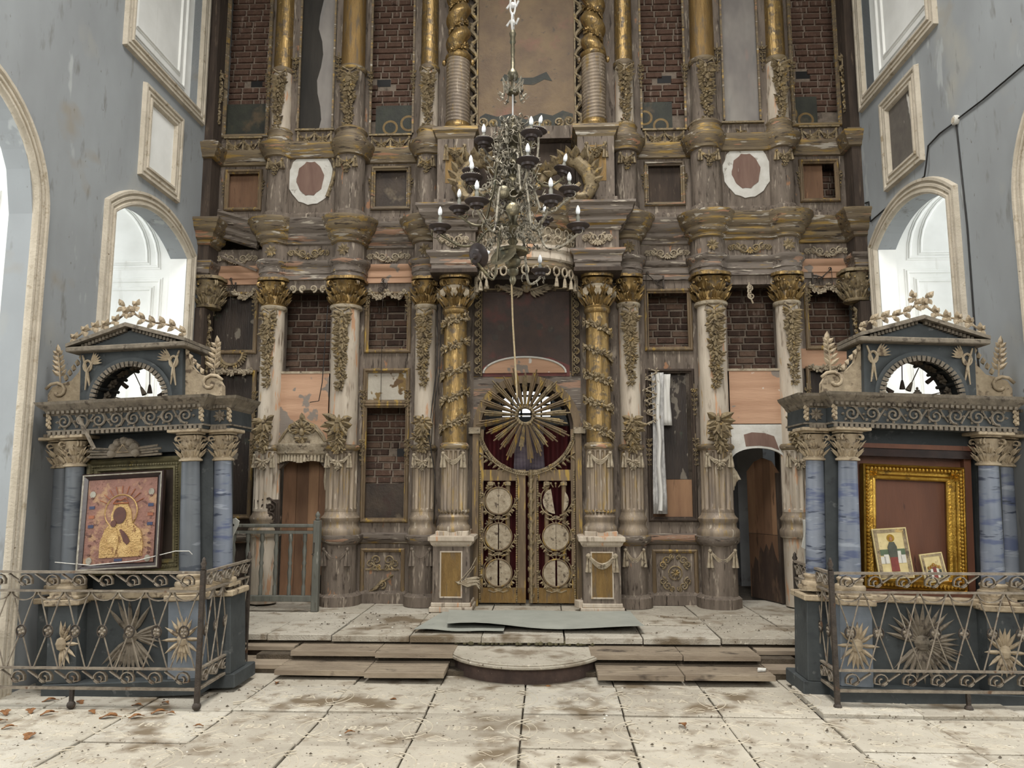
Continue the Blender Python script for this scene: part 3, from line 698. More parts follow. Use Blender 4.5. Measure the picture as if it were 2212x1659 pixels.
for s in (-1, 1):
    X = lambda a: s*a
    # ---- rounded pilasters through all tiers
    for pc in (P1, P2, P3):
        r = PR[pc]; cx = s*pc; rn = rl[s]
        pil = P('pilaster', G().lathe(cx, PY, [(r*.97, 2.30), (r*.94, 4.13)], 28), m_pale, smooth=True)
        # pedestal and attic drums
        if pc != P1: P('pedestal', G().lathe(cx, PY, [(r+.03, .30), (r+.03, 1.05)], 28), m_grey, smooth=True)
        else: P('pedestal', G().lathe(cx, PY, [(r+.02, .30), (r+.02, 1.12), (r+.05, 1.14), (r+.05, 1.2)], 28), m_pale, smooth=True)
        g = G(); g.lathe(cx, PY, [(r*1.35, 1.15), (r*1.38, 1.19), (r*1.35, 1.23), (r*1.2, 1.26), (r*1.18, 1.31), (r*1.28, 1.34), (r*1.3, 1.37), (r*1.1, 1.41), (r*1.05, 1.45)], 28)
        mk('base', g, m_goldgrey, pil, smooth=True)
        g = G(); flutes(g, cx, PY, 1.45, 2.24, r*1.06); mk('fluted_drum', g, m_goldgrey if pc != P1 else m_pale, pil, smooth=True)
        g = G().lathe(cx, PY, [(r*1.08, 2.22), (r*1.22, 2.25), (r*1.22, 2.275), (r*1.08, 2.30)], 28); mk('collar', g, m_corn, pil, smooth=True)
        g = G().lathe(cx, PY, [(r*.98, 4.08), (r*1.12, 4.10), (r*1.14, 4.13), (r*1.0, 4.15)], 28); mk('necking', g, m_carvepale, pil, smooth=True)
        g = G(); capital(g, cx, PY, 4.13, 4.51, r*.98); mk('capital', g, m_gold, pil, smooth=True)
        fy = PY - r*.95
        g = G(); drop(g, cx, fy, 4.06, 1.0 if pc != P2 else 1.05, .19 if pc != P2 else .22, rn); mk('garland', g, m_carve, pil)
        g = G(); drop(g, cx, PY-r*1.12, 2.68, .46, .25 if pc != P2 else .29, rn, bow=False, n=6); cscroll(g, cx-.04, 2.40, PY-r*1.1, .07, -1); cscroll(g, cx+.04, 2.40, PY-r*1.1, .07, 1)
        mk('cartouche', g, m_carve, pil)
        g = G(); swag(g, cx-r*.75, cx+r*.75, 2.16, PY-r*.9, .10); drop(g, cx, PY-r*1.1, 2.16, .18, .12, rn, bow=False, n=3); mk('bow_swag', g, m_carvepale, pil)
        if pc != P1:
            g = G(); swag(g, cx-r*.8, cx+r*.8, .98, PY-r*.95, .13); mk('pedestal_swag', g, m_carvepale if s > 0 else m_grey, pil)
        # attic drum + swag
        dr = P('attic_drum', G().lathe(cx, PY, [(r+.01, 5.40), (r+.01, 6.22)], 28), m_grey, smooth=True)
        g = G(); swag(g, cx-r*.6, cx+r*.6, 6.14, PY-r*.98, .08); drop(g, cx, PY-r*1.08, 6.15, .22, .12, rn, bow=False, n=3); mk('attic_swag', g, m_carve, dr)
        # upper tier shaft
        up = P('upper_shaft', G().lathe(cx, PY, [(r*1.0, 6.44), (r*.92, 6.62), (r*.86, 7.46)], 28), m_pale if pc != P2 else m_grey, smooth=True)
        g = G().lathe(cx, PY, [(r*1.28, 6.42), (r*1.3, 6.46), (r*1.15, 6.49), (r*1.1, 6.54), (r*1.2, 6.57), (r*1.0, 6.62)], 28); mk('upper_base', g, m_corn, up, smooth=True)
        g = G().lathe(cx, PY, [(r*.9, 7.44), (r*1.02, 7.47), (r*1.02, 7.50), (r*.86, 7.52)], 28); mk('ring', g, m_corn, up, smooth=True)
        g = G().lathe(cx, PY, [(r*.86, 7.5), (r*.80, 9.4)], 28); mk('gilded_shaft', g, m_gold if pc != P2 else m_goldflat, up, smooth=True)
        g = G(); drop(g, cx, PY-r*.86, 7.42, .82, .19 if pc != P2 else .22, rn); mk('grape_garland', g, m_carve, up)
    # ---- bay A (end bay)
    xa, xb = P1+.10, WX
    TH = .05
    pm = m_grey
    def B_(x0, x1, z0, z1, y, mat=pm, d=TH, nm='board'): return board(X(x0), X(x1), y, y+d, z0, z1, mat, nm)
    if s > 0:
        B_(xa, xb, .3, 1.36, YA, m_dark)
        B_(xa, 3.62, 1.36, 3.3, YA); B_(4.33, xb, 1.36, 3.3, YA)
    else:
        B_(xa, xb, .3, 1.36, YA, m_dark); B_(xa, 3.62, 1.36, 3.3, YA); B_(4.33, xb, 1.36, 3.3, YA)
    B_(xa, xb, 3.3, 3.56, YA, m_bare if s > 0 else m_grey); B_(xa, 3.66, 3.56, 4.38, YA); B_(4.33, xb, 3.56, 4.38, YA, m_dark); B_(xa, xb, 4.38, 5.0, YA)
    B_(xa, xb, 5.28, 5.57, YA); B_(xa, 3.70, 5.57, 6.13, YA); B_(4.19, xb, 5.57, 6.13, YA); B_(xa, xb, 6.13, 6.62, YA)
    B_(xa, 3.64, 6.62, 9.4, YA); B_(4.28, xb, 6.62, 9.4, YA, m_dark)
    FR = [(0, 0), (0, .03), (.015, .045), (.03, .045), (.045, .02), (.055, .02), (.06, 0)]
    def F_(x0, x1, z0, z1, y, mat=m_ochre, nm='icon_frame', pr=FR):
        return P(nm, G().frame(min(X(x0), X(x1))-.06, max(X(x0), X(x1))+.06, z0-.06, z1+.06, y, pr), mat, smooth=False)
    F_(3.72, 4.29, 3.60, 4.34, YA); F_(3.74, 4.15, 5.61, 6.09, YA); F_(3.70, 4.29, 1.40, 3.26, YA)
    F_(3.68, 4.24, 6.68, 9.4, YA, m_corn)
    # ---- bay B (door bay)
    x0, x1 = P2+.10, P1-.06
    if s < 0:
        B_(x0, x1, 2.15, 3.24, YB, m_bare, .06, 'overdoor_panel')
    else:
        B_(x0, x1, 2.55, 3.26, YB, m_bare, .06, 'overdoor_panel')
    B_(x0, 2.60, .3, 4.38, YB, m_grey, .22); B_(3.26, x1, .3, 4.38, YB, m_grey, .22); B_(x0, x1, 4.38, 5.0, YB, m_grey, .2)
    B_(x0, x1, 3.24, 3.27, YB-.01, m_carvepale, .05, 'sill')
    B_(x0, x1, 5.28, 6.62, YB, m_grey, .2)
    B_(x0, 2.64, 6.62, 9.4, YB, m_grey, .2); B_(3.16, x1, 6.62, 9.4, YB, m_grey, .2)
    for xx in (2.66, 3.14):
        P('gilt_fillet', G().box(X(xx)-.012, X(xx)+.012, YB-.03, YB, 6.64, 9.4), m_corn)
    for xx, q in ((2.60, -1), (3.20, 1)):
        g = G(); drop(g, X(xx), YB-.01, 7.75, .42, .08, rl[s], bow=False, n=6); P('side_spray', g, m_carve)
    # plaster oval patch in attic
    n = 30; cx, cz = X(2.93), 5.93
    pts = [(cx + .315*math.cos(2*PI*i/n)*(1+.03*math.sin(i*2.3)), cz + .375*math.sin(2*PI*i/n)*(1+.03*math.cos(i*3.1))) for i in range(n)]
    ov = P('oval_ground', G().prism(pts, YB-.014, YB, 'y'), m_white)
    pts = [(cx-.01 + .185*math.cos(2*PI*i/n)*(1+.05*math.sin(i*1.7)), cz-.01 + .24*math.sin(2*PI*i/n)*(1+.05*math.cos(i*2.1))) for i in range(n)]
    mk('oval_boards', G().prism(pts, YB-.02, YB-.014, 'y'), m_redox, ov)
    if s < 0:
        g = G(); g.tube([(cx+.27+.05*math.sin(t*.5), YB-.02, cz+.33-.075*t) for t in range(9)], [.014, .02, .024, .026, .028, .028, .026, .024, .03], 6); mk('rim_fragment', g, m_carve, ov)
    # swag rows at the foot of the upper tier
    for (ca, w, y, both) in ((2.90, .46, YB, True), (1.89, .52, YC, True), (3.97, .46, YA, True)):
        if s > 0 and ca == 2.90:
            g = G(); g.box(X(ca)-.28, X(ca)+.28, y-.05, y, 6.585, 6.61); drop(g, X(ca)-.03, y-.01, 6.55, .16, .12, rl[s], bow=False, n=3); P('broken_swag', g, m_carve); continue
        g = G(); g.box(X(ca)-w/2-.04, X(ca)+w/2+.04, y-.05, y, 6.60, 6.625)
        swag(g, X(ca)-w/2, X(ca), 6.57, y-.01, .10, tails=False, w=.013); swag(g, X(ca), X(ca)+w/2, 6.57, y-.01, .10, tails=False, w=.013)
        for q in (-.25, .25): drop(g, X(ca)+q*w, y-.02, 6.56, .17, .13, rl[s], bow=False, n=3)
        for q in (-.5, 0, .5): tassel(g, X(ca)+q*w, y-.03, 6.57, .15, .026)
        P('swag_row', g, m_carve)
    # ---- bay C
    x0, x1 = P3+.08, P2-.08
    B_(x0, x1, .3, 1.32, YC, m_grey)
    B_(x0, 1.58, 1.32, 4.38, YC); B_(2.17, x1, 1.32, 4.38, YC)
    if s < 0:
        B_(1.58, 2.17, 2.83, 2.88, YC); B_(1.58, 2.17, 2.88, 3.30, YC+.01, m_pancoat, .03, 'peeled_panel'); B_(1.58, 2.17, 3.30, 3.56, YC, m_grey)
        F_(1.62, 2.13, 2.91, 3.27, YC); F_(1.62, 2.13, 1.36, 2.80, YC)
    else:
        B_(1.58, 2.17, 3.28, 3.56, YC, m_grey)
        F_(1.62, 2.13, 1.38, 3.24, YC, m_dark)
    B_(x0, x1, 4.36, 5.0, YC)
    F_(1.62, 2.13, 3.60, 4.32, YC)
    B_(x0, x1, 5.28, 5.55, YC); B_(x0, 1.62, 5.55, 6.13, YC); B_(2.13, x1, 5.55, 6.13, YC); B_(x0, x1, 6.13, 6.62, YC)
    F_(1.66, 2.09, 5.59, 6.10, YC, m_corn)
    for q in (1.60, 2.15):
        g = G(); drop(g, X(q), YC-.01, 6.05, .30, .06, rl[s], bow=False, n=5); P('side_spray', g, m_carve)
    for q in (3.68, 4.21):
        g = G(); drop(g, X(q), YA-.01, 6.05, .30, .06, rl[s], bow=False, n=5); P('side_spray', g, m_carve)
    B_(x0, 1.58, 6.62, 9.4, YC); B_(2.19, x1, 6.62, 9.4, YC)
    for xx in (1.585, 2.185):
        P('gilt_fillet', G().box(X(xx)-.014, X(xx)+.014, YC-.03, YC, 6.64, 9.4), m_corn)
        g = G(); drop(g, X(xx), YC-.03, 7.62, .40, .07, rl[s], bow=False, n=6); P('side_spray', g, m_carve)
    for xx in (3.65, ):
        g = G(); drop(g, X(xx), YA-.03, 7.62, .40, .07, rl[s], bow=False, n=6); P('side_spray', g, m_carve)
    # carved pedestal panel
    pp = P('pedestal_panel', G().frame(min(X(1.59), X(2.17)), max(X(1.59), X(2.17)), .38, .97, YC, [(0, 0), (0, .03), (.02, .045), (.045, .03), (.055, .0)]), m_ochre)
    g = G(); cx = X(1.88)
    if s < 0:
        for sx in (-1, 1):
            cscroll(g, cx+sx*.08, .82, -.012, .075, sx); cscroll(g, cx+sx*.16, .77, -.012, .065, -sx); cscroll(g, cx+sx*.05, .73, -.012, .04, sx)
        g.tube([(cx-.22, -.012, .70), (cx, -.016, .70), (cx+.22, -.012, .70)], .012, 5)
        mk('field', G().box(cx-.24, cx+.24, -.008, .0, .43, .92), m_grey, pp)
    else:
        for a in range(8):
            g.leaf((cx, -.012, .675), (math.cos(a*PI/4), 0, math.sin(a*PI/4)), (0, -1, 0), .065, .035, .6, .1)
        g.tube([(cx+.085*math.cos(a*PI/8), -.014, .675+.085*math.sin(a*PI/8)) for a in range(16)], .010, 5, True)
        for sx in (-1, 1):
            for sz in (-1, 1):
                cscroll(g, cx+sx*.10, .675+sz*.155, -.012, .06, sx, sz); cscroll(g, cx+sx*.16, .675+sz*.10, -.012, .05, -sx, sz); cscroll(g, cx+sx*.04, .675+sz*.2, -.012, .035, sx, -sz)
        mk('field', G().box(cx-.24, cx+.24, -.008, .0, .43, .92), m_grey, pp)
    mk('rinceau', g, m_carve, pp)
    # friezes of rocaille
    for ca, y, w in ((2.92, YB-.035, .56), (1.88, YC-.03, .60), (3.98, YA-.03, .58)):
        g = G(); frieze_scroll(g, X(ca), 4.86, y, w, .17); P('frieze_carving', g, m_carve if ca == 2.92 else m_carvepale)
    for pc in (P1, P2, P3):
        g = G()
        for a in range(8): g.leaf((s*pc, PY-PR[pc]-.035, 4.86), (math.cos(a*PI/4+.2), -.1, math.sin(a*PI/4+.2)), (0, -1, 0), .09, .05, .5, .2)
        P('frieze_rosette', g, m_carve)
    # festoons over the openings
    for ca, y, w, z in ((1.88, YC-.05, .50, 4.40), (3.98, YA-.05, .50, 4.42)):
        if s > 0 and ca == 1.88: continue
        g = G()
        for k in range(22):
            t = k/21; px = X(ca) - w/2 + w*t; pz = z - .09*abs(math.sin(2*PI*t)) - .02
            if s < 0 and ca == 3.98 and t < .45: continue
            for a in range(3):
                an = rl[s].uniform(0, 2*PI); g.leaf((px, y, pz), (math.cos(an), -.3, math.sin(an)), (0, -1, 0), .055, .035, .5, .2)
            if k % 3 == 0: g.blob((px, y-.02, pz-.01), .018)
        g.tube([(X(ca) - w/2 + w*k/21, y, z - .09*abs(math.sin(2*PI*k/21)) - .02) for k in range(22) if not (s < 0 and ca == 3.98 and k < 9)], .014, 5)
        P('flower_festoon', g, m_carvepale)
        for q in (-1, 1):
            g = G(); drop(g, X(ca)+q*w*.56, y+.02, z-.02, .34, .07, rl[s], bow=False, n=5); P('side_spray', g, m_carve)
    # long side sprays of the lower tier
    for ca in (1.58, 2.18, 3.64):
        for zz in (3.1, 2.45):
            g = G(); drop(g, X(ca), -.03, zz, .42, .07, rl[s], bow=False, n=6); P('side_spray', g, m_carve)
    # return pilaster on the side wall
    rp = P('return_pilaster', G().box(X(WX), X(WX-.13), -.31, -.03, .28, 4.12), m_dark)
    g = G()
    for k in range(14):
        zz = 4.0 - k*.1
        for a in range(4):
            an = rl[s].uniform(0, 2*PI); g.leaf((X(WX-.13), -.18+.03*math.sin(k), zz), (-s*.3, math.cos(an), math.sin(an)), (-s, -.3, 0), .085, .05, .5, .2)
    g.tube([(X(WX-.13), -.18+.03*math.sin(k), 4.02-k*.1) for k in range(15)], .016, 5)
    mk('garland', g, m_carve, rp)
    g = G(); capital(g, X(WX-.12), -.17, 4.13, 4.55, .15); mk('capital', g, m_carve, rp, smooth=True)
    for prf, mt, nm in ((CORN, m_corn, 'cornice'), (ARCH, m_greycorn, 'architrave'), (FRIE, m_dark, 'frieze'), (ATTC, m_corn, 'attic_cornice'), (PEDC, m_greycorn, 'pedestal_cornice')):
        if s > 0: p = [(WX-.15, .0), (WX-.15, -.32), (WX, -.32)]; pr = prf
        else: p = [(-WX, -.32), (-WX+.15, -.32), (-WX+.15, .0)]; pr = prf
        mk(nm, G().sweep(p, pr), mt, rp, smooth=True)
    mk('attic_shaft', G().box(X(WX), X(WX-.12), -.30, -.03, 5.3, 6.24), m_dark, rp)
    mk('upper_shaft', G().box(X(WX), X(WX-.12), -.30, -.03, 6.42, 9.4), m_dark, rp)
    g = G()
    for k in range(9):
        for a in range(4):
            an = rl[s].uniform(0, 2*PI); g.leaf((X(WX-.12), -.17, 7.5-k*.09), (-s*.3, math.cos(an), math.sin(an)), (-s, -.3, 0), .09*(1-.06*k), .05, .5, .2)
    g.tube([(X(WX-.12), -.17, 7.55), (X(WX-.125), -.17, 6.75)], .014, 5)
    mk('upper_garland', g, m_carve, rp)
# ---- centre: free columns, canopy, gate arch
rk = random.Random(17)
for s in (-1, 1):
    cx = s*KX; r = .155
    # pedestal box
    pd = P('column_pedestal', G().box(cx-.225, cx+.225, KY-.225, -.1, .38, 1.08), m_grey, bevel=.006)
    mk('pedestal_foot', G().box(cx-.26, cx+.26, KY-.26, -.1, .28, .34).box(cx-.24, cx+.24, KY-.24, -.1, .34, .39), m_pale, pd, bevel=.008)
    g = G().sweep([(cx-.225, -.1), (cx-.225, KY-.225), (cx+.225, KY-.225), (cx+.225, -.1)], [(-.1, 1.05), (0, 1.05), (.02, 1.07), (.03, 1.10), (.055, 1.12), (.055, 1.165), (.03, 1.175), (-.1, 1.18)])
    mk('pedestal_cap', g, m_pale, pd)
    mk('pedestal_block', G().box(cx-.2, cx+.2, KY-.2, -.1, 1.17, 1.23), m_pale, pd, bevel=.006)
    fy = KY-.225
    mk('gilded_panel', G().box(cx-.12, cx+.12, fy-.004, fy, .46, .98), m_goldflat, pd)
    mk('panel_fillet', G().frame(cx-.135, cx+.135, .445, .995, fy, [(0, 0), (0, .012), (.014, .012), (.018, 0)]), m_pale, pd)
    if s > 0:
        g = G(); swag(g, cx-.16, cx+.16, .94, fy, .12, w=.022); mk('drapery_swag', g, m_carvepale, pd)
    # column
    co = P('gilded_column', G().lathe(cx, KY, [(r, 2.30), (r*1.0, 2.7), (r*.92, 3.98)], 36), m_gold, smooth=True)
    g = G().lathe(cx, KY, [(r*1.32, 1.22), (r*1.35, 1.25), (r*1.32, 1.28), (r*1.15, 1.31), (r*1.13, 1.35), (r*1.22, 1.37), (r*1.24, 1.40), (r*1.08, 1.43)], 32); mk('base', g, m_goldgrey, co, smooth=True)
    g = G(); flutes(g, cx, KY, 1.43, 2.24, r*1.08, 16, 96); mk('fluted_drum', g, m_goldgrey, co, smooth=True)
    g = G()
    for k in range(24): a = 2*PI*k/24; g.leaf((cx+r*1.1*math.cos(a), KY+r*1.1*math.sin(a), 1.43), (math.cos(a)*.2, math.sin(a)*.2, 1), (math.cos(a), math.sin(a), 0), .07, .04, .4, .15)
    mk('leaf_ring', g, m_corn, co, kind='stuff')
    g = G().lathe(cx, KY, [(r*1.1, 2.22), (r*1.2, 2.25), (r*1.2, 2.28), (r*1.02, 2.31)], 32); mk('collar', g, m_corn, co, smooth=True)
    g = G(); swag(g, cx-r*.8, cx+r*.8, 2.17, KY-r*.85, .11, w=.016); mk('bow_swag', g, m_carvepale, co)
    g = G().lathe(cx, KY, [(r*.93, 3.94), (r*1.08, 3.97), (r*1.08, 4.0), (r*.93, 4.02)], 32); mk('necking', g, m_gold, co, smooth=True)
    g = G(); capital(g, cx, KY, 4.0, 4.45, r*.95); mk('capital', g, m_gold, co, smooth=True)
    g = G()
    for k in range(5):
        a = -PI/2 + (k-2)*.8
        for q in range(3): g.leaf((cx+r*1.15*math.cos(a)+(q-1)*.02, KY+r*1.15*math.sin(a), 4.28), (math.cos(a)*.4, math.sin(a)*.4, -1), (math.cos(a), math.sin(a), 0), .14, .06, .6, -.1)
    g.lathe(cx, KY, [(r*1.1, 4.24), (r*1.14, 4.28), (r*1.1, 4.31)], 20)
    mk('pendant_leaves', g, m_carvepale, co)
    # garland spiralling around the shaft (mirrored)
    g = G(); N = 170; core = []
    for i in range(N):
        t = i/N; a = s*(-2*PI*4.9*t) + PI*.2; z = 2.34 + 1.60*t
        rr = r*(1.0-.06*t) + .006; d = Vector((math.cos(a), math.sin(a), 0)); p = Vector((cx, KY, z)) + d*rr
        core.append(p)
        if d.y > .35: continue
        for q in range(3):
            an = rk.uniform(0, 2*PI); tg = Vector((-d.y, d.x, 0))
            g.leaf(p, tg*math.cos(an) + Vector((0, 0, 1))*math.sin(an) + d*.3, d, .075, .042, .5, .2)
        if i % 4 == 0: g.blob(p + d*.022, .016, n=5, m=3)
    g.tube(core, .012, 5)
    mk('spiral_garland', g, m_carve, co)
    # block above the capital and entablature wings
    wing = P('entablature_block', G().box(cx-.27, cx+.27, KY-.24, .0, 4.72, 4.98), m_grey)
    pth = [(cx-.27, .0), (cx-.27, KY-.24), (cx+.27, KY-.24), (cx+.27, .0)]
    mk('architrave', G().sweep(pth, [(o, z-.02) for o, z in ARCH]), m_greycorn, wing)
    mk('cornice', G().sweep(pth, CORN), m_greycorn, wing)
    mk('soffit', G().box(cx-.3, cx+.3, KY-.28, -.05, 4.44, 4.49), m_dark, wing)
    g = G(); frieze_scroll(g, cx, 4.86, KY-.25, .34, .2); mk('frieze_carving', g, m_carvepale, wing)
    # upper pedestal and twisted column
    up = P('upper_pedestal', G().box(cx-.235, cx+.235, KY-.20, -.05, 5.31, 6.30), m_grey)
    mk('upper_pedestal_foot', G().box(cx-.27, cx+.27, KY-.24, -.05, 5.30, 5.42), m_grey, up, bevel=.008)
    g = G().sweep([(cx-.235, -.05), (cx-.235, KY-.20), (cx+.235, KY-.20), (cx+.235, -.05)], [(-.1, 6.24), (0, 6.24), (.02, 6.27), (.03, 6.31), (.06, 6.34), (.06, 6.39), (-.1, 6.40)])
    mk('upper_pedestal_cap', g, m_corn, up)
    mk('gilded_panel', G().box(cx-.13, cx+.13, KY-.204, KY-.20, 5.64, 6.12), m_goldflat, up)
    g = G(); swag(g, cx-.12, cx+.12, 6.13, KY-.2, .12, w=.018); drop(g, cx, KY-.22, 6.14, .2, .12, rk, bow=False, n=3); mk('bow_swag', g, m_carve, up)
    tw = P('twisted_column', G().lathe(cx, KY+.02, [(.2, 6.40), (.21, 6.43), (.18, 6.46), (.165, 6.50), (.17, 6.53)], 28), m_gold, smooth=True)
    prof = []
    for i in range(19):
        z = 6.53 + i*.048; prof += [(.142, z), (.158, z+.012), (.162, z+.024), (.158, z+.036)]
    g = G(); n = 28; rings = []
    for rr, z in prof: rings.append([(cx+rr*math.cos(2*PI*j/n), KY+.02+rr*math.sin(2*PI*j/n), z + s*.016*math.cos(2*PI*j/n)) for j in range(n)])
    g.loft(rings); mk('ribbed_drum', g, m_goldgrey, tw, smooth='all')
    g = G().lathe(cx, KY+.02, [(.15, 7.43), (.175, 7.455), (.175, 7.48), (.15, 7.5)], 28)
    for q in (-1, 1): g.blob((cx+q*.19, KY+.02, 7.42), .03, .03, .05)
    mk('ring', g, m_gold, tw, smooth=True)
    rings = []
    for i in range(70):
        z = 7.49 + i*.028; a = s*(-i*.028*2*PI/.34); ox, oy = .035*math.cos(a), .035*math.sin(a)
        rings.append([(cx+ox+.135*math.cos(2*PI*j/n), KY+.02+oy+.135*math.sin(2*PI*j/n), z) for j in range(n)])
    mk('twisted_shaft', G().loft(rings), m_gold, tw, smooth='all')
    g = G(); core = []
    for i in range(150):
        t = i/150; z = 7.5 + 1.9*t; a = s*(-(z-7.49)*2*PI/.34) + PI; d = Vector((math.cos(a), math.sin(a), 0)); p = Vector((cx, KY+.02, z)) + d*.108
        core.append(p)
        if d.y > .4: continue
        for q in range(3):
            an = rk.uniform(0, 2*PI); tg = Vector((-d.y, d.x, 0)); g.leaf(p, tg*math.cos(an)+Vector((0, 0, 1))*math.sin(an)+d*.3, d, .055, .036, .5, .2)
    g.tube(core, .012, 5)
    mk('vine', g, m_gold, tw)
# ---- backing of the centre bay
CY = -.12
for s in (-1, 1):
    board(s*.70, s*1.25, CY, CY+.06, .30, 4.5, m_grey); board(s*.74, s*1.25, CY, CY+.06, 5.2, 9.4, m_grey)
    board(s*.62, s*.70, CY-.10, CY+.02, .28, 2.46, m_ochre, 'gate_post')
    board(s*.60, s*.75, CY-.13, CY+.02, 2.44, 2.52, m_carvepale, 'impost')
    board(s*.58, s*.70, CY-.02, CY+.04, 3.2, 4.42, m_dark, 'stile')
    # chain-scroll strip beside the central painting
    g = G()
    for k in range(9):
        z = 3.28 + k*.125; cscroll(g, s*.645, z, CY-.03, .045, s, 1, w=.012); g.tube([(s*.61, CY-.03, z-.05), (s*.68, CY-.03, z+.0), (s*.61, CY-.03, z+.07)], .010, 5)
    g.tube([(s*.60, CY-.025, 3.2), (s*.60, CY-.025, 4.4)], .008, 4)
    P('scroll_strip', g, m_carve)
    # wavy carved frame of the upper picture
    g = G()
    for k in range(10):
        z = 6.62 + k*.27
        g.tube([(s*.70, CY-.05, z), (s*.76, CY-.06, z+.06), (s*.74, CY-.06, z+.15), (s*.68, CY-.05, z+.21), (s*.70, CY-.05, z+.27)], [.03, .035, .03, .022, .03], 6)
        for q in range(3): g.tube([(s*.71, CY-.06, z+.04+q*.05), (s*(.79-.01*q), CY-.075, z+.07+q*.05), (s*(.81-.01*q), CY-.06, z+.02+q*.05)], [.018, .014, .006], 5)
    g.box(s*.66, s*.68, CY-.06, CY, 6.6, 9.4)
    P('wave_frame', g, m_carve)
# arch ring over the gate
def halfring(cx, cz, r0, r1, y0, y1, a0, a1, n=28):
    g = G(); rings = []
    for i in range(n+1):
        a = a0 + (a1-a0)*i/n; c, q = math.cos(a), math.sin(a)
        rings.append([(cx+r0*c, y0, cz+r0*q), (cx+r1*c, y0, cz+r1*q), (cx+r1*c, y1, cz+r1*q), (cx+r0*c, y1, cz+r0*q)])
    return g.loft(rings)
P('gate_arch', halfring(0, 2.50, .60, .70, CY-.09, CY+.04, 0, PI), m_ochre)
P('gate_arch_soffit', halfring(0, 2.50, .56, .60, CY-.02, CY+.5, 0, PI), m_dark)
g = G()   # spandrel board above the arch
n = 20
for i in range(n):
    a, b = PI*i/n, PI*(i+1)/n
    xa, xb = .70*math.cos(a), .70*math.cos(b); za, zb = 2.5+.70*math.sin(a), 2.5+.70*math.sin(b)
    g.add([(xa, CY, za), (xb, CY, zb), (xb, CY, 3.26), (xa, CY, 3.26), (xa, CY+.05, za), (xb, CY+.05, zb), (xb, CY+.05, 3.26), (xa, CY+.05, 3.26)], [(0,1,2,3),(4,7,6,5),(0,4,5,1),(3,2,6,7)])
P('spandrel', g, m_greycorn)
# lunette under the painting
lun = P('lunette', G().prism([(-.56+0, 3.24), (.50, 3.24)] + [(-.03+.53*math.cos(PI*i/16), 3.24+.20*math.sin(PI*i/16)) for i in range(1, 16)], CY-.025, CY-.005, 'y'), m_bare)
mk('white_rim', G().tube([(-.03+.54*math.cos(PI*i/20), CY-.028, 3.24+.21*math.sin(PI*i/20)) for i in range(21)], .014, 6), m_white, lun)
board(-.70, .70, CY+.02, CY+.06, 3.24, 4.45, m_dark, 'backboard')
board(-.70, .70, CY-.02, CY+.04, 4.33, 4.5, m_dark, 'lintel')
# cherub with wings above the painting
ch = P('cherub_head', G().blob((0, CY-.10, 4.36), .055, .055, .062, 12, 8), m_carvepale, smooth='all')
g = G()
g.blob((0, CY-.12, 4.42), .06, .05, .03, 8, 5)
for k in range(6): g.blob((.05*math.cos(k*1.05), CY-.11, 4.375+.055*math.sin(k*1.05)), .02, .02, .02, 5, 3)
mk('hair', g, m_carve, ch)
g = G(); g.blob((0, CY-.155, 4.355), .010, .012, .016, 6, 4)
for q in (-1, 1): g.blob((q*.022, CY-.150, 4.372), .008, .006, .006, 6, 4)
g.blob((0, CY-.150, 4.33), .014, .006, .005, 6, 4)
mk('face', g, m_carve, ch, smooth='all')
for q in (-1, 1):
    g = G()
    for k in range(7):
        g.leaf((q*(.05+.025*k), CY-.05-.02, 4.33+.006*k), (q*(.55+.12*k), -.1, -.75+.16*k), (0, -1, 0), .13+.012*k, .045, .4, .1)
    g.tube([(q*.03, CY-.08, 4.34), (q*.12, CY-.07, 4.36), (q*.28, CY-.06, 4.42)], [.02, .018, .006], 5)
    mk('wing', g, m_carvepale, ch)
g = G()
for q in (-1, 1):
    for k in range(3): cscroll(g, q*(.25+.14*k), 4.39, CY-.03, .05, q*(-1)**k)
    g.tube([(q*.16, CY-.03, 4.36), (q*.62, CY-.03, 4.37)], .012, 5)
P('top_scroll', g, m_carve)
# ---- bowed canopy between the columns
CC, CR = (0, -.36), .66
def bow(r, n=28, e=.06): return [(CC[0] - r*math.cos(PI*i/n), CC[1] - r*.78*math.sin(PI*i/n)) for i in range(n+1)]
can = P('canopy_cornice', G().sweep([(-.66, -.1)] + bow(CR) + [(.66, -.1)], CORN), m_corn, smooth=True)
mk('canopy_frieze', G().sweep(bow(CR-.02), [(-.04, 4.74), (.0, 4.74), (0, 4.98), (-.04, 4.98)]), m_carvepale, can)
mk('canopy_band', G().sweep(bow(CR-.01), [(-.05, 4.56), (.0, 4.56), (.02, 4.58), (.01, 4.66), (.04, 4.70), (.04, 4.745), (-.05, 4.75)]), m_pale, can)
mk('canopy_lower_band', G().sweep(bow(CR-.02), [(-.05, 4.46), (.0, 4.46), (.01, 4.5), (.0, 4.56), (-.05, 4.56)]), m_corn, can)
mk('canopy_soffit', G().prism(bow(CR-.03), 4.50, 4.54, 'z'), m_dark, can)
mk('canopy_roof', G().prism(bow(CR+.1), 5.27, 5.30, 'z'), m_grey, can)
for i in range(13):      # openwork loops
    a = PI*(i+1)/14; x, y = CC[0]-CR*math.cos(a), CC[1]-CR*.78*math.sin(a); t = Vector((math.sin(a), -.78*math.cos(a), 0)).normalized()
    g = G()
    for k, (zz, r) in enumerate(((4.92, .042), (4.83, .036))):
        g.tube([(x + t.x*r*math.cos(q*PI/5), y-.015+t.y*r*math.cos(q*PI/5), zz + r*1.25*math.sin(q*PI/5)) for q in range(10)], .010, 5, True)
    for e in (-1, 1): g.leaf((x, y-.02, 4.87), (t.x*e, t.y*e, -.6), (math.cos(a)*-1, -math.sin(a), 0), .08, .04, .5, .1)
    mk('openwork_loop', g, m_carvepale, can)
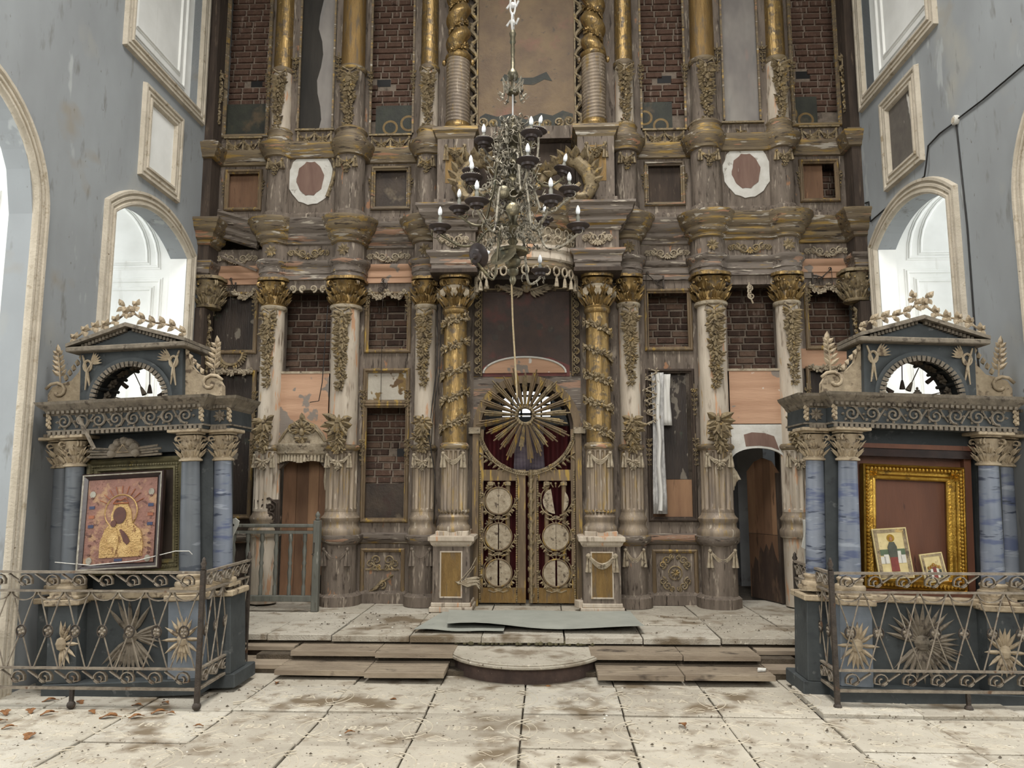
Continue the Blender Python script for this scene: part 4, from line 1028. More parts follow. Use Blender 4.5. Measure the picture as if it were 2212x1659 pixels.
for i in range(15):
    a = PI*(i+.5)/15; x, y = CC[0]-CR*math.cos(a), CC[1]-CR*.78*math.sin(a); t = Vector((math.sin(a), -.78*math.cos(a), 0)).normalized()
    g = G(); g.tube([(x+t.x*.042*math.cos(q*PI/6), y-.01+t.y*.042*math.cos(q*PI/6), 4.42+.055*math.sin(q*PI/6)) for q in range(12)], .014, 5, True)
    if i not in (4, 5, 6, 7, 8, 9): 
        tassel(g, x, y-.01, 4.375, .15, .03)
        g.tube([(x, y-.01, 4.38), (x, y-.01, 4.34)], .007, 4)
    mk('fringe_loop', g, m_carvepale, can)
# dark recess and carved volutes on top of the canopy
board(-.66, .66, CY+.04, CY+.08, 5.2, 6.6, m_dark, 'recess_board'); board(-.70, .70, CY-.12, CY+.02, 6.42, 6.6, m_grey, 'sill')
for s in (-1, 1):
    g = G()
    g.tube([(s*(.16+.05*t), -.80, 5.50+.06*t+.05*math.sin(t*.8)) for t in range(5)] + [(s*.50, -.80, 5.86), (s*.66, -.80, 5.84), (s*.79, -.80, 5.70), (s*.84, -.80, 5.52), (s*.77, -.80, 5.38), (s*.66, -.80, 5.38), (s*.62, -.80, 5.48), (s*.69, -.80, 5.55)],
           [.05, .06, .07, .075, .08, .085, .095, .10, .095, .08, .055, .04, .03], 8)
    for k in range(11):
        a = -.3 + k*.32; g.leaf((s*(.60+.24*math.cos(a)), -.84, 5.62+.24*math.sin(a)), (s*math.cos(a+.5), -.35, math.sin(a+.5)), (0, -1, 0), .18, .10, .5, .35)
    for k in range(6): g.leaf((s*(.14+.09*k), -.84, 5.60+.04*k), (s*.2, -.4, 1), (0, -1, 0), .2, .11, .5, .4)
    for k in range(5): g.leaf((s*(.30+.06*k), -.82, 5.62-.03*k), (s*.3, -.3, -1), (0, -1, 0), .2, .09, .5, .2)
    g.box(s*.2, s*.8, -.83, -.74, 5.29, 5.36)
    P('carved_volute', g, m_carve, smooth=True)
g = G()   # foot of upper picture: carved bottom frame
for q in (-1, 1):
    for k in range(4): cscroll(g, q*(.14+.15*k), 6.62+.02*k, CY-.08, .07, q*(-1)**k, w=.02)
    g.tube([(q*.02, CY-.08, 6.55), (q*.3, CY-.09, 6.50), (q*.55, CY-.09, 6.56), (q*.68, CY-.08, 6.66)], [.03, .035, .03, .02], 6)
g.tube([(-.7, CY-.07, 6.60), (.7, CY-.07, 6.60)], .02, 6)
P('bottom_frame', g, m_carve)
# ---- left overdoor pediment
od = P('overdoor_cornice', G().sweep([(-3.24+.66*i/12, YB-.02-.12*math.sin(PI*i/12)) for i in range(13)], [(-.06, 2.16), (0, 2.16), (.03, 2.19), (.03, 2.24), (.06, 2.28), (.06, 2.31), (-.06, 2.32)]), m_carvepale, smooth=True)
mk('overdoor_shell', G().prism([(-3.24, 2.30), (-2.58, 2.30), (-2.64, 2.44), (-2.74, 2.56), (-2.83, 2.60), (-2.91, 2.62), (-2.99, 2.60), (-3.08, 2.56), (-3.18, 2.44)], YB-.07, YB-.0, 'y'), m_carvepale, od)
g = G()
for q in (-1, 1):
    cscroll(g, -2.91+q*.12, 2.52, YB-.09, .06, q, w=.015); g.tube([(-2.91+q*.3, YB-.07, 2.34), (-2.91+q*.22, YB-.09, 2.46), (-2.91+q*.1, YB-.09, 2.58), (-2.91, YB-.08, 2.64)], .016, 5)
for k in range(9):
    a = PI*(k/8); g.leaf((-2.91, YB-.09, 2.50), (math.cos(a), -.2, math.sin(a)-.5), (0, -1, 0), .15, .06, .5, .15)
g.blob((-2.91, YB-.10, 2.47), .04, .03, .06); drop(g, -2.91, YB-.08, 2.46, .14, .12, rk, bow=False, n=3); g.leaf((-2.91, YB-.08, 2.6), (0, -.1, 1), (0, -1, 0), .12, .08)
mk('overdoor_carving', g, m_carve, od)
g = G()
for k in range(16):
    x = -3.22 + .62*k/15; y = YB-.02-.11*math.sin(PI*k/15); zt = 2.17; zb = 2.06 + .03*abs(math.sin(k*PI/7.5))
    g.tube([(x, y-.005, zt), (x, y-.015, zb)], [.02, .022], 6)
mk('drapery_fringe', g, m_carvepale, od)
g = G()
for q in (-1, 1):
    g.add([(-2.91+q*.31, YB, 1.98), (-2.91+q*.31, YB, 2.17), (-2.91+q*.06, YB, 2.17), (-2.91+q*.2, YB, 2.10), (-2.91+q*.31, YB+.1, 1.98), (-2.91+q*.31, YB+.1, 2.17), (-2.91+q*.06, YB+.1, 2.17), (-2.91+q*.2, YB+.1, 2.10)], [(0,1,2,3),(4,7,6,5),(0,3,7,4),(3,2,6,7)])
mk('arch_corner', g, m_grey, od)
# right overdoor: whitewashed arch board
n = 16; pts = [(2.60, 2.56), (2.60, 2.10)] + [(2.93 - .33*math.cos(PI*i/n), 2.10 + .15*math.sin(PI*i/n)) for i in range(n+1)] + [(3.26, 2.56)]
P('arch_board', G().prism(pts, YB, YB+.06, 'y'), m_white)
P('arch_stain', G().prism([(2.78, 2.27), (2.76, 2.42), (2.86, 2.45), (3.02, 2.44), (3.14, 2.40), (3.2, 2.22), (3.1, 2.26), (2.95, 2.28)], YB-.003, YB+.003, 'y'), m_redox)
# lintel carving over left brick opening and hanging scroll at right
g = G()
for k in range(4): cscroll(g, -3.12+.14*k, 4.38, YB-.03, .05, (-1)**k, w=.014); g.tube([(-3.2, YB-.02, 4.36), (-2.7, YB-.02, 4.38)], .012, 5)
P('lintel_scroll', g, m_carvepale)
g = G(); cscroll(g, 2.90, 4.33, YB-.02, .045, 1); cscroll(g, 2.92, 4.22, YB-.02, .05, -1, -1); g.tube([(2.90, YB-.02, 4.40), (2.88, YB-.02, 4.28), (2.94, YB-.02, 4.12)], .013, 5)
P('hanging_scroll', g, m_carvepale)
# fallen cornice length in the left end bay
g = G().sweep([(-4.22, -.05), (-3.62, -.05)], [(o, z-5.1) for o, z in CORN])
g.xf(Matrix.Translation((-3.89, -.12, 5.20)) @ Matrix.Rotation(math.radians(17), 4, 'Y') @ Matrix.Translation((3.89, .05, -.02)))
P('slipped_cornice', g, m_greycorn)
g = G().tube([(-4.15, -.16, 4.86), (-3.65, -.14, 4.66)], .018, 5); P('slipped_lath', g, m_grey)
# winged ornament in left bay A
g = G()
for q in (-1, 1):
    for k in range(9): a = -PI/2 + q*(.25+.17*k); g.leaf((-4.0+.16*math.cos(a), -.03, 3.55+.16*math.sin(a)), (math.cos(a), -.2, math.sin(a)), (0, -1, 0), .09, .035, .5, .2)
g.tube([(-4.0+.16*math.cos(-PI/2+t*.2), -.03, 3.55+.16*math.sin(-PI/2+t*.2)) for t in range(-9, 10)], .022, 6)
P('feather_ornament', g, m_carve)
for s in (-1, 1):
    g = G()
    for k in range(26):
        t = k/25; px = s*3.98-.28+.56*t
        for a in range(3): an = rk.uniform(0, 2*PI); g.leaf((px, -.04, 3.31-.04*math.sin(PI*t*3)**2), (math.cos(an), -.3, math.sin(an)), (0, -1, 0), .055, .034, .5, .2)
    g.tube([(s*3.98-.3, -.035, 3.31), (s*3.98+.3, -.035, 3.31)], .016, 5)
    P('flower_festoon', g, m_carvepale)
# ============================================================ GATE, DOORS, PAINTINGS
LY = -.17
for s in (-1, 1):
    side = 'left' if s < 0 else 'right'
    lf = empty('royal_gate_leaf', (s*.32, LY, .3), '%s leaf of the gilded openwork gate with three round medallions' % side, 'gate leaf')
    def L_(nm, g, mat=m_ochre, **kw): return mk(nm, g, mat, lf, **kw)
    L_('bottom_rail', G().box(s*.02, s*.615, LY, LY+.05, .315, .50), m_goldflat); L_('top_rail', G().box(s*.02, s*.615, LY, LY+.05, 1.84, 1.98))
    L_('outer_stile', G().box(s*.56, s*.615, LY, LY+.05, .50, 1.84)); L_('inner_stile', G().box(s*.02, s*.12, LY, LY+.05, .50, 1.84))
    for xx, nm in ((.60, 'outer_beading'), (.135, 'inner_beading')):
        g = G()
        for k in range(58): g.blob((s*xx, LY-.008, .34+k*.0285), .014, .014, .016, 5, 3)
        g.tube([(s*xx, LY-.002, .32), (s*xx, LY-.002, 1.98)], .008, 4)
        L_(nm, g, m_carve, kind='stuff')
    if s > 0:
        g = G()
        for k in range(24): g.leaf((.05+.012*(-1)**k, LY-.01, .36+k*.066), (.35*(-1)**k, -.25, 1), (0, -1, 0), .09, .04, .5, .15)
        g.tube([(.05, LY-.012, .32), (.05, LY-.012, 1.98)], .022, 6); L_('centre_lath', g, m_carve)
    for xx in (.25, .47):
        L_('rod', G().tube([(s*xx, LY+.03, .50), (s*xx, LY+.03, 1.84)], .030, 8), m_ochre, smooth=True)
        for zz in (.53, 1.80): L_('rod_cap', G().box(s*xx-.04, s*xx+.04, LY-.01, LY+.06, zz-.025, zz+.025), m_carve, bevel=.006)
    rr = random.Random(40+s)
    for k, zc in enumerate((1.585, 1.135, .685)):
        R0 = .165; cx = s*.365
        broken = (s > 0 and k == 0)
        n = 28
        if broken:
            pts = [(cx + R0*math.cos(a), zc + R0*math.sin(a)) for a in [PI*.62+ i*PI*.86/12 for i in range(13)]]
            md = L_('medallion', G().prism(pts, LY-.012, LY+.008, 'y'), m_carvepale)
            pts = [(cx + R0*math.cos(a), zc + R0*math.sin(a)) for a in [-PI*.30 + i*PI*.55/10 for i in range(11)]]
            mk('medallion_fragment', G().prism(pts, LY-.012, LY+.008, 'y'), m_carvepale, md)
        else:
            gap = (.004, .014, .022)[k] if s < 0 else (.004, .005, .024)[k]
            md = None
            for q in (-1, 1):
                pts = [(cx + q*gap*.5 + q*R0*abs(math.cos(a)), zc + R0*math.sin(a)) for a in [-PI/2 + PI*i/14 for i in range(15)]]
                if md is None: md = L_('medallion', G().prism(pts, LY-.012, LY+.008, 'y'), m_carvepale)
                else: mk('medallion_half', G().prism(pts, LY-.013, LY+.008, 'y'), m_carvepale, md)
            mk('medallion_rim', G().tube([(cx+R0*1.03*math.cos(a*2*PI/n), LY-.012, zc+R0*1.03*math.sin(a*2*PI/n)) for a in range(n)], .011, 5, True), m_ochre, md)
        g = G(); q0 = 1 if (s > 0 and k > 0) else -1
        for q in (-1, 1):
            a0 = -PI/2; span = 2.5 if q == q0*1 else 1.5
            pts = [(cx + q*(R0+.035+.01*math.sin(t))*math.cos(a0+.25+span*t/9), LY+.0, zc + (R0+.03)*math.sin(a0+.25+span*t/9)) for t in range(10)]
            g.tube(pts, [.012-.0007*t for t in range(10)], 5)
            for t in range(2, 10, 2):
                p = pts[t]; d = Vector((p[0]-cx, 0, p[2]-zc)).normalized(); g.leaf(p, d + Vector((0, -.15, .5)), (0, -1, 0), .06, .035, .5, .15); g.leaf(p, d + Vector((0, -.15, -.6)), (0, -1, 0), .05, .03, .5, .15)
            g.tube([(cx-q*.05, LY, zc-R0-.04), (cx+q*.06, LY, zc-R0-.075), (cx+q*.13, LY, zc-R0-.05)], .011, 5)
            g.tube([(cx+q*.02, LY, zc-R0-.03), (cx-q*.05, LY, zc-R0-.045)], .011, 5)
        for q in (-.06, 0, .07): g.tube([(cx+q*.5, LY, zc+R0+.005), (cx+q, LY, zc+R0+.05)], .007, 4); g.blob((cx+q, LY, zc+R0+.055), .016)
        mk('laurel', g, m_carve, md)
    # crest: quarter of the round frame above the leaf
    g = G(); rings = []
    for i in range(17):
        a = -PI/2 + s*(PI/2)*i/16 * 1.0
        c, q = math.cos(a), math.sin(a)
        rings.append([(.595*c, LY, 2.56+.595*q), (.65*c, LY-.02, 2.56+.65*q), (.66*c, LY+.03, 2.56+.66*q), (.595*c, LY+.03, 2.56+.595*q)])
    cr = L_('crest_arc', g.loft(rings), m_carve)
    g = G()
    for i in range(36):
        a = -PI/2 + s*(PI/2)*i/36; g.blob((.62*math.cos(a), LY-.018, 2.56+.62*math.sin(a)), .014, n=5, m=3)
    mk('arc_beading', g, m_carve, cr, kind='stuff')
    g = G()
    pts = [(s*(.26+.06*t), LY+.0, 2.005+.018*t+.006*t*t*.4) for t in range(6)]; g.tube(pts, .009, 5)
    for t in range(6):
        for e in (-1, 1): g.leaf(pts[t], (s*1, -.1, e*.8), (0, -1, 0), .085, .034, .5, .1)
    mk('palm_spray', g, m_carve, cr)
    L_('upper_stile', G().box(s*.56, s*.615, LY, LY+.05, 1.98, 2.50))
# sunburst
sb = empty('sunburst', (-.02, -.28, 2.67), 'gilded wooden sunburst of stick rays hanging in the gate arch', 'sunburst')
g = G().tube([(-.02+.11*math.cos(a*PI/10), -.27, 2.67+.11*math.sin(a*PI/10)) for a in range(20)], .024, 6, True)
for k in range(20): g.blob((-.02+.115*math.cos(k*PI/10), -.295, 2.67+.115*math.sin(k*PI/10)), .022, .02, .022, 5, 3)
g.box(-.12, .08, -.255, -.245, 2.665, 2.675); mk('hub', g, m_carve, sb)
NR = 25
rq = random.Random(2)
for k in range(NR):
    a = 2*PI*k/NR + .06; Lr = .58 + (.05 if k % 2 else -.02) + rq.uniform(-.03, .02)
    if math.sin(a) < -.6 and k % 3 == 0: Lr *= .8
    g = G()
    for q in (-1, 0, 1):
        for e in (0, 1):
            b = a + q*.052 + rq.uniform(-.006, .006); l2 = Lr - abs(q)*.05 - e*.06
            y = -.285 - .012*(q == 0) + .012*e
            g.tube([(-.02+.115*math.cos(b+e*.02), y, 2.67+.115*math.sin(b+e*.02)), (-.02+l2*math.cos(b+e*.02), y-.01, 2.67+l2*math.sin(b+e*.02))], [.007, .010], 4)
    mk('ray', g, m_ochre if k % 3 else m_carve, sb)
mk('hanging_hook', G().tube([(-.02, -.28, 2.78), (-.02, -.1, 3.15)], .006, 4), m_irondk, sb)
# curtains
def cloth(name, x0, x1, z0, z1, y, amp, waves, mat, label, cat, taper=0, ph=0, parent=None):
    n = int(waves*8); rings = []
    for j in range(9):
        t = j/8; z = z1 + (z0-z1)*t; row = []
        for i in range(n+1):
            q = i/n; k = 1 - taper*(1-t)
            x = (x0+x1)/2 + ((x0+x1)/-2 + x0 + (x1-x0)*q)*k
            row.append((x + .01*math.sin(t*5+q*9), y + amp*math.sin(q*waves*2*PI+ph+t*.6), z))
        rings.append(row + [(p[0], p[1]+.006, p[2]) for p in row[::-1]])
    return mk(name, G().loft(rings), mat, parent, label=label, cat=cat, smooth='all')
cloth('curtain', -.66, .66, .31, 2.56, .14, .03, 11, m_curt, 'dark red curtain hanging behind the gilded gate leaves', 'curtain')
cloth('cloth_strip', -.17, .22, 1.97, 2.60, .03, .012, 5, m_curtv, 'grey violet cloth strip hanging behind the sunburst', 'cloth')
mk('curtain_rod', G().tube([(-.68, .14, 2.57), (.68, .14, 2.57)], .012, 6), m_irondk, label='thin dark rod carrying the red gate curtain', cat='rod')
# left deacon door (closed plank door)
ld = empty('plank_door', (-2.91, .06, DZ), 'closed brown plank door under the carved overdoor at left', 'door')
xs = [-3.24, -3.06, -2.90, -2.76, -2.64]
for k in range(4):
    top = 2.15 - (.05 if k == 3 else 0); zb = .30 if k < 3 else .62
    mk('plank', G().box(xs[k], xs[k+1]-.004, .04+.004*(k % 2), .075, zb, top), m_plank[k % 3], ld)
mk('cross_brace', G().box(-3.24, -2.64, .075, .10, .8, .9).box(-3.24, -2.64, .075, .10, 1.7, 1.8), m_dark, ld)
# right deacon door (open inward)
m_stain = M('damp_wood', (74,58,47), (54,42,35), 5, VS, [((96,76,60), 7, .58, .1, VS)], .8)
rd = empty('plank_door', (3.25, .02, DZ), 'open brown plank door with arched top and damp stained foot at right', 'door', rot=(0, 0, math.radians(-68)))
W = .66
def dtop(u): return 1.62 + .24*math.sin(PI*min(1, max(0, u/W)))**.6
for k in range(4):
    u0, u1 = -W + W*k/4, -W + W*(k+1)/4 - .004
    for z0, z1, m in ((.02, .86, m_plank[1]), (.865, None, m_plank[(k+2) % 3])):
        t0, t1 = (z1, z1) if z1 else (dtop(-u0 if k else W*.96), dtop(-u1))
        g = G().prism([(u0, z0), (u1, z0), (u1, t1), (u0, t0)], -.016, .016, 'y'); mk('plank', g, m, rd)
g = G().prism([(-W+.02, .02), (-.05, .02), (-.06, .50), (-.12, .60), (-.18, .78), (-.24, .66), (-.30, .74), (-.36, .62), (-.42, .70), (-.48, .5), (-.54, .56), (-.6, .38), (-.63, .45)], -.019, -.0165, 'y'); mk('damp_stain', g, m_stain, rd)
mk('hinge_strip', G().box(-.05, .0, -.03, .03, .02, 1.66), m_dark, rd)
# things glimpsed through the right doorway
t = empty('wooden_chest', (2.72, 1.95, .26), 'dark wooden chest standing in the sanctuary beyond the right doorway', 'chest')
mk('body', G().box(2.32, 2.92, 1.7, 2.2, .30, .78), m_dark, t, bevel=.01); mk('lid', G().box(2.28, 2.96, 1.66, 2.24, .78, .86), m_dark, t, bevel=.01)
for q in (2.36, 2.86): mk('foot', G().box(q-.04, q+.04, 1.74, 1.82, .26, .30), m_dark, t)
cloth('red_rag', 2.50, 2.66, .60, .87, 1.63, .02, 2, m_curt, 'red rag hanging on the chest beyond the right doorway', 'rag')
for q, lab in ((-2.60, 'carved wooden drapery fragment on the right jamb of the left door'), (2.60, 'carved wooden drapery fragment on the left jamb of the right door')):
    g = G()
    for k in range(4): g.tube([(q+.012*k, -.22, 2.02-.02*k), (q+.025*k, -.235, 1.85), (q+.015*k, -.225, 1.72+.05*k)], [.012, .022, .010], 6)
    mk('drapery_carving', g, m_carvepale, label=lab, cat='carving', smooth=True)
# ---- paintings and boards left in the frames
def painting(x0, x1, z0, z1, y, mat, label, th=.02, name='icon_painting'):
    return mk(name, G().box(x0, x1, y, y+th, z0, z1), mat, label=label, cat='painting')
painting(-4.36, -3.62, 3.55, 4.40, .075, m_panflake, 'dark flaking square painting in the lower left end bay')
painting(-4.36, -3.60, 1.33, 3.32, .075, m_panflake, 'tall dark peeling painting at lower left behind the shrine')
painting(-2.19, -1.56, 1.30, 1.80, .075, m_pant, 'dark streaked painting fragment below bricks left of the gilded columns')
p = painting(1.56, 2.10, 1.86, 3.30, .08, m_panflake, 'tall brown flaking painting behind the white towels')
mk('fresh_board', G().box(1.56, 2.14, .08, .1, 1.30, 1.855), m_plank[2], p)
p = painting(-.60, .56, 3.19, 4.40, CY-.004, m_panred, 'dark red altar painting under the carved cherub', .02)
mk('table_shape', G().prism([(-.6, 3.2), (.56, 3.2), (.56, 3.34), (.3, 3.45), (-.3, 3.45), (-.6, 3.32)], CY-.006, CY-.003, 'y'), M('faded_red_paint', (112,56,48), (88,46,42), 4, U, [((70,54,46), 5, .55, .12, U)], .6), p)
mk('bowl_shape', G().prism([(-.02+.10*math.cos(a), 3.62+.07*math.sin(a)) for a in [PI + PI*i/10 for i in range(11)]], CY-.008, CY-.005, 'y'), m_panred, p)
for k, (hx, hz) in enumerate(((-.34, 3.85), (-.2, 3.83), (0, 3.90), (.17, 3.86), (.32, 3.82), (-.42, 3.72), (.42, 3.70))):
    mk('halo', G().prism([(hx+.045*math.cos(a*PI/8), hz+.045*math.sin(a*PI/8)) for a in range(16)], CY-.007, CY-.004, 'y'), m_pant, p)
p = painting(-.66, .66, 6.60, 9.4, CY-.002, m_pangold, 'large brown faded painting high between the twisted columns')
mk('dark_cloud', G().prism([(-.64, 6.62), (.64, 6.62), (.64, 6.82), (.5, 6.87), (.36, 6.8), (.2, 6.84), (0, 6.75), (-.2, 6.84), (-.4, 6.80), (-.56, 6.85), (-.64, 6.8)], CY-.005, CY-.002, 'y'), m_pangreen, p)
mk('blue_scarf', G().prism([(-.36, 7.32), (-.3, 7.42), (-.1, 7.36), (.1, 7.36), (.28, 7.44), (.36, 7.3), (.25, 7.33), (.1, 7.25), (-.1, 7.27), (-.25, 7.32)], CY-.005, CY-.002, 'y'), m_pangreen, p)
p = painting(-3.20, -2.60, 6.60, 9.4, -.12, m_pangrey2, 'tall narrow painting with dark left half high in the left bay')
n = 14; pts = [(-2.885+.04*math.sin(i*1.3)+.015*math.sin(i*3.1), 6.62+2.7*i/n) for i in range(n+1)]
mk('pale_half', G().prism(pts + [(-2.61, 9.35), (-2.61, 6.62)], -.123, -.12, 'y'), m_pangrey, p)
painting(2.60, 3.20, 6.60, 9.4, -.12, m_pangrey, 'tall narrow pale painting high in the right bay')
for x0, x1, zt, hal, lab in ((-4.3, -3.62, 7.17, (), 'dark green painting remnant low in the upper left end bay'), (-2.13, -1.56, 7.10, ((-1.66, 6.83, .12), (-1.92, 6.77, .11)), 'green painting remnant with two halos in the upper left bay'),
                        (1.56, 2.02, 7.07, ((1.64, 6.84, .11), (1.86, 6.72, .11)), 'green painting remnant with two halos in the upper right bay'), (3.60, 4.0, 7.10, ((3.62, 6.86, .11), (3.84, 6.76, .11)), 'green painting remnant with halos in the upper right end bay')):
    p = painting(x0, x1, 6.60, zt, .08, m_pangreen, lab)
    for hx, hz, hr in hal:
        for r, m in ((hr, m_halo), (hr*.72, m_pangreen)):
            mk('halo', G().prism([(max(x0, min(x1, hx+r*math.cos(a*PI/10))), hz+r*math.sin(a*PI/10)) for a in range(20)], .077-(.002 if r < hr else 0), .08, 'y'), m, p)
for s, side in ((-1, 'left'), (1, 'right')):
    painting(s*1.60, s*2.15, 5.53, 6.14, .07, m_dark if s > 0 else m_pant, 'dark board inside the small square attic frame %s of the chandelier' % side, name='attic_board')
    if s < 0: painting(-4.22, -3.68, 5.55, 6.14, .07, m_plank[1], 'brown board inside the small square attic frame at far left', name='attic_board')
    else: painting(3.68, 4.02, 5.55, 6.14, .07, m_plank[1], 'brown board inside the small square attic frame at far right', name='attic_board')
painting(3.60, 4.36, 1.33, 3.27, .075, m_panflake, 'dark peeling painting in the lower right end bay behind the shrine')
# towels
tw = cloth('embroidered_towel', 1.62, 1.78, 1.42, 3.24, -.10, .012, 3, m_lace, 'long white embroidered towel hanging down the right picture frame', 'towel')
tw2 = cloth('embroidered_towel', 1.76, 1.87, 2.55, 3.22, -.09, .012, 2, m_linen, 'short white towel end hanging beside the longer one', 'towel')
mk('linen_strip', G().tube([(1.70+.01*math.sin(t), -.12, 3.22-.11*t) for t in range(17)], [.028]*16+[.03], 6), m_linen, tw)
g = G(); rr = random.Random(9)
for k in range(60):
    a = rr.uniform(0, 2*PI); p = (1.62+.07*math.sin(k*.5)+rr.uniform(-.03, .03), -.125, 3.28-.012*k); g.leaf(p, (math.cos(a), -.3, math.sin(a)), (0, -1, 0), .05, .022)
g.tube([(1.62+.07*math.sin(k*.5), -.12, 3.28-.012*k) for k in range(60)], .009, 5)
mk('dried_garland', g, m_carvepale, label='dried flower garland draped over the long white towel', cat='garland')
# brackets with hanging lamps chains
def bracket(x, y, z, w, s, label, drop_=0):
    b = empty('lamp_bracket', (x, y, z), label, 'bracket')
    mk('wall_plate', G().box(x-.012, x+.012, y-.02, y, z-.1, z+.08), m_irondk, b)
    g = G(); g.tube([(x, y-.02, z+.04), (x+s*w*.5, y-.06, z+.0), (x+s*w, y-.10, z+.10)], .008, 5)
    cscroll(g, x+s*.07, z-.02, y-.05, .04, s, w=.007); cscroll(g, x+s*w*.9, z+.1, y-.10, .025, s, w=.006); g.tube([(x, y-.02, z-.08), (x+s*.06, y-.04, z-.06), (x+s*w*.6, y-.07, z+.01)], .006, 5)
    mk('arm', g, m_irondk, b)
    if drop_: mk('chain', G().tube([(x+s*w, y-.10, z+.1), (x+s*w+.004, y-.10, z-drop_)], .004, 4), m_irondk, b)
bracket(1.82, -.02, 4.47, .24, -1, 'iron scroll lamp bracket with long chain right of the golden columns', 1.05)
bracket(3.78, -.02, 4.50, .22, 1, 'iron scroll lamp bracket in the right end bay', .12)
bracket(-1.90, -.02, 4.42, .03, -1, 'iron hook with thin chain in the left brick bay', 1.55)
bracket(-3.98, -.02, 4.45, .03, -1, 'iron hook with hanging rod over the flaking left painting', .45)
# cables on the screen
def cable(pts, label, r=.006): return mk('cable', G().tube(pts, r, 5), m_black, label=label, cat='cable', smooth='all')
cable([(-2.60, -.36, 4.12), (-2.62, -.37, 3.6), (-2.64, -.37, 3.1), (-2.68, -.36, 2.86), (-2.82, -.28, 2.85)], 'black cable dangling beside the pilaster right of the left door')
cable([(-1.16, -.36, 4.12), (-1.15, -.37, 3.3), (-1.21, -.37, 2.8), (-1.24, -.38, 2.4), (-1.16, -.36, 1.9), (-1.17, -.34, 1.3)], 'black cable running down between the left pilaster and golden column')
cable([(-1.10, -.36, 4.10), (-1.12, -.37, 3.2), (-1.19, -.38, 2.7), (-1.21, -.39, 2.3)], 'second black cable hugging the left golden column', .005)
# loose carvings
g = G()
for k in range(5): g.tube([(-.80+.02*k, -.700, .62+.012*k), (-.70, -.730, .59+.02*k), (-.60, -.720, .62+.016*k-.02*(k % 2)), (-.56, -.710, .56+.03*k)], [.01, .016, .018, .008], 6)
g.tube([(-.80, -.700, .63), (-.84, -.695, .64), (-.80, -.700, .61)], .016, 6); g.tube([(-.80, -.700, .64), (-.66, -.720, .80), (-.60, -.700, .92)], .005, 4); g.tube([(-.74, -.700, .66), (-.62, -.710, .82)], .005, 4)
mk('loose_drapery_carving', g, m_carvepale, label='loose carved drapery knot dangling from the left column pedestal', cat='carving', smooth=True)
g = G(); cscroll(g, -1.88, .52, -.03, .06, 1); g.tube([(-2.05, -.03, .42), (-1.95, -.04, .47), (-1.88, -.04, .55), (-1.74, -.03, .62)], [.01, .024, .02, .006], 6); g.leaf((-1.8, -.03, .6), (1, -.2, .5), (0, -1, 0), .1, .05)
mk('scrap_carving', g, m_carve, label='loose acanthus scroll leaning on the left pedestal panel', cat='carving')
mk('wood_offcut', G().box(.60, .68, -.62, -.48, DZ+.045, DZ+.13).xf(Matrix.Translation((.64, -.55, 0)) @ Matrix.Rotation(.4, 4, 'Z') @ Matrix.Translation((-.64, .55, 0))), m_pale, label='small wood block beside the right column pedestal', cat='block', bevel=.006)
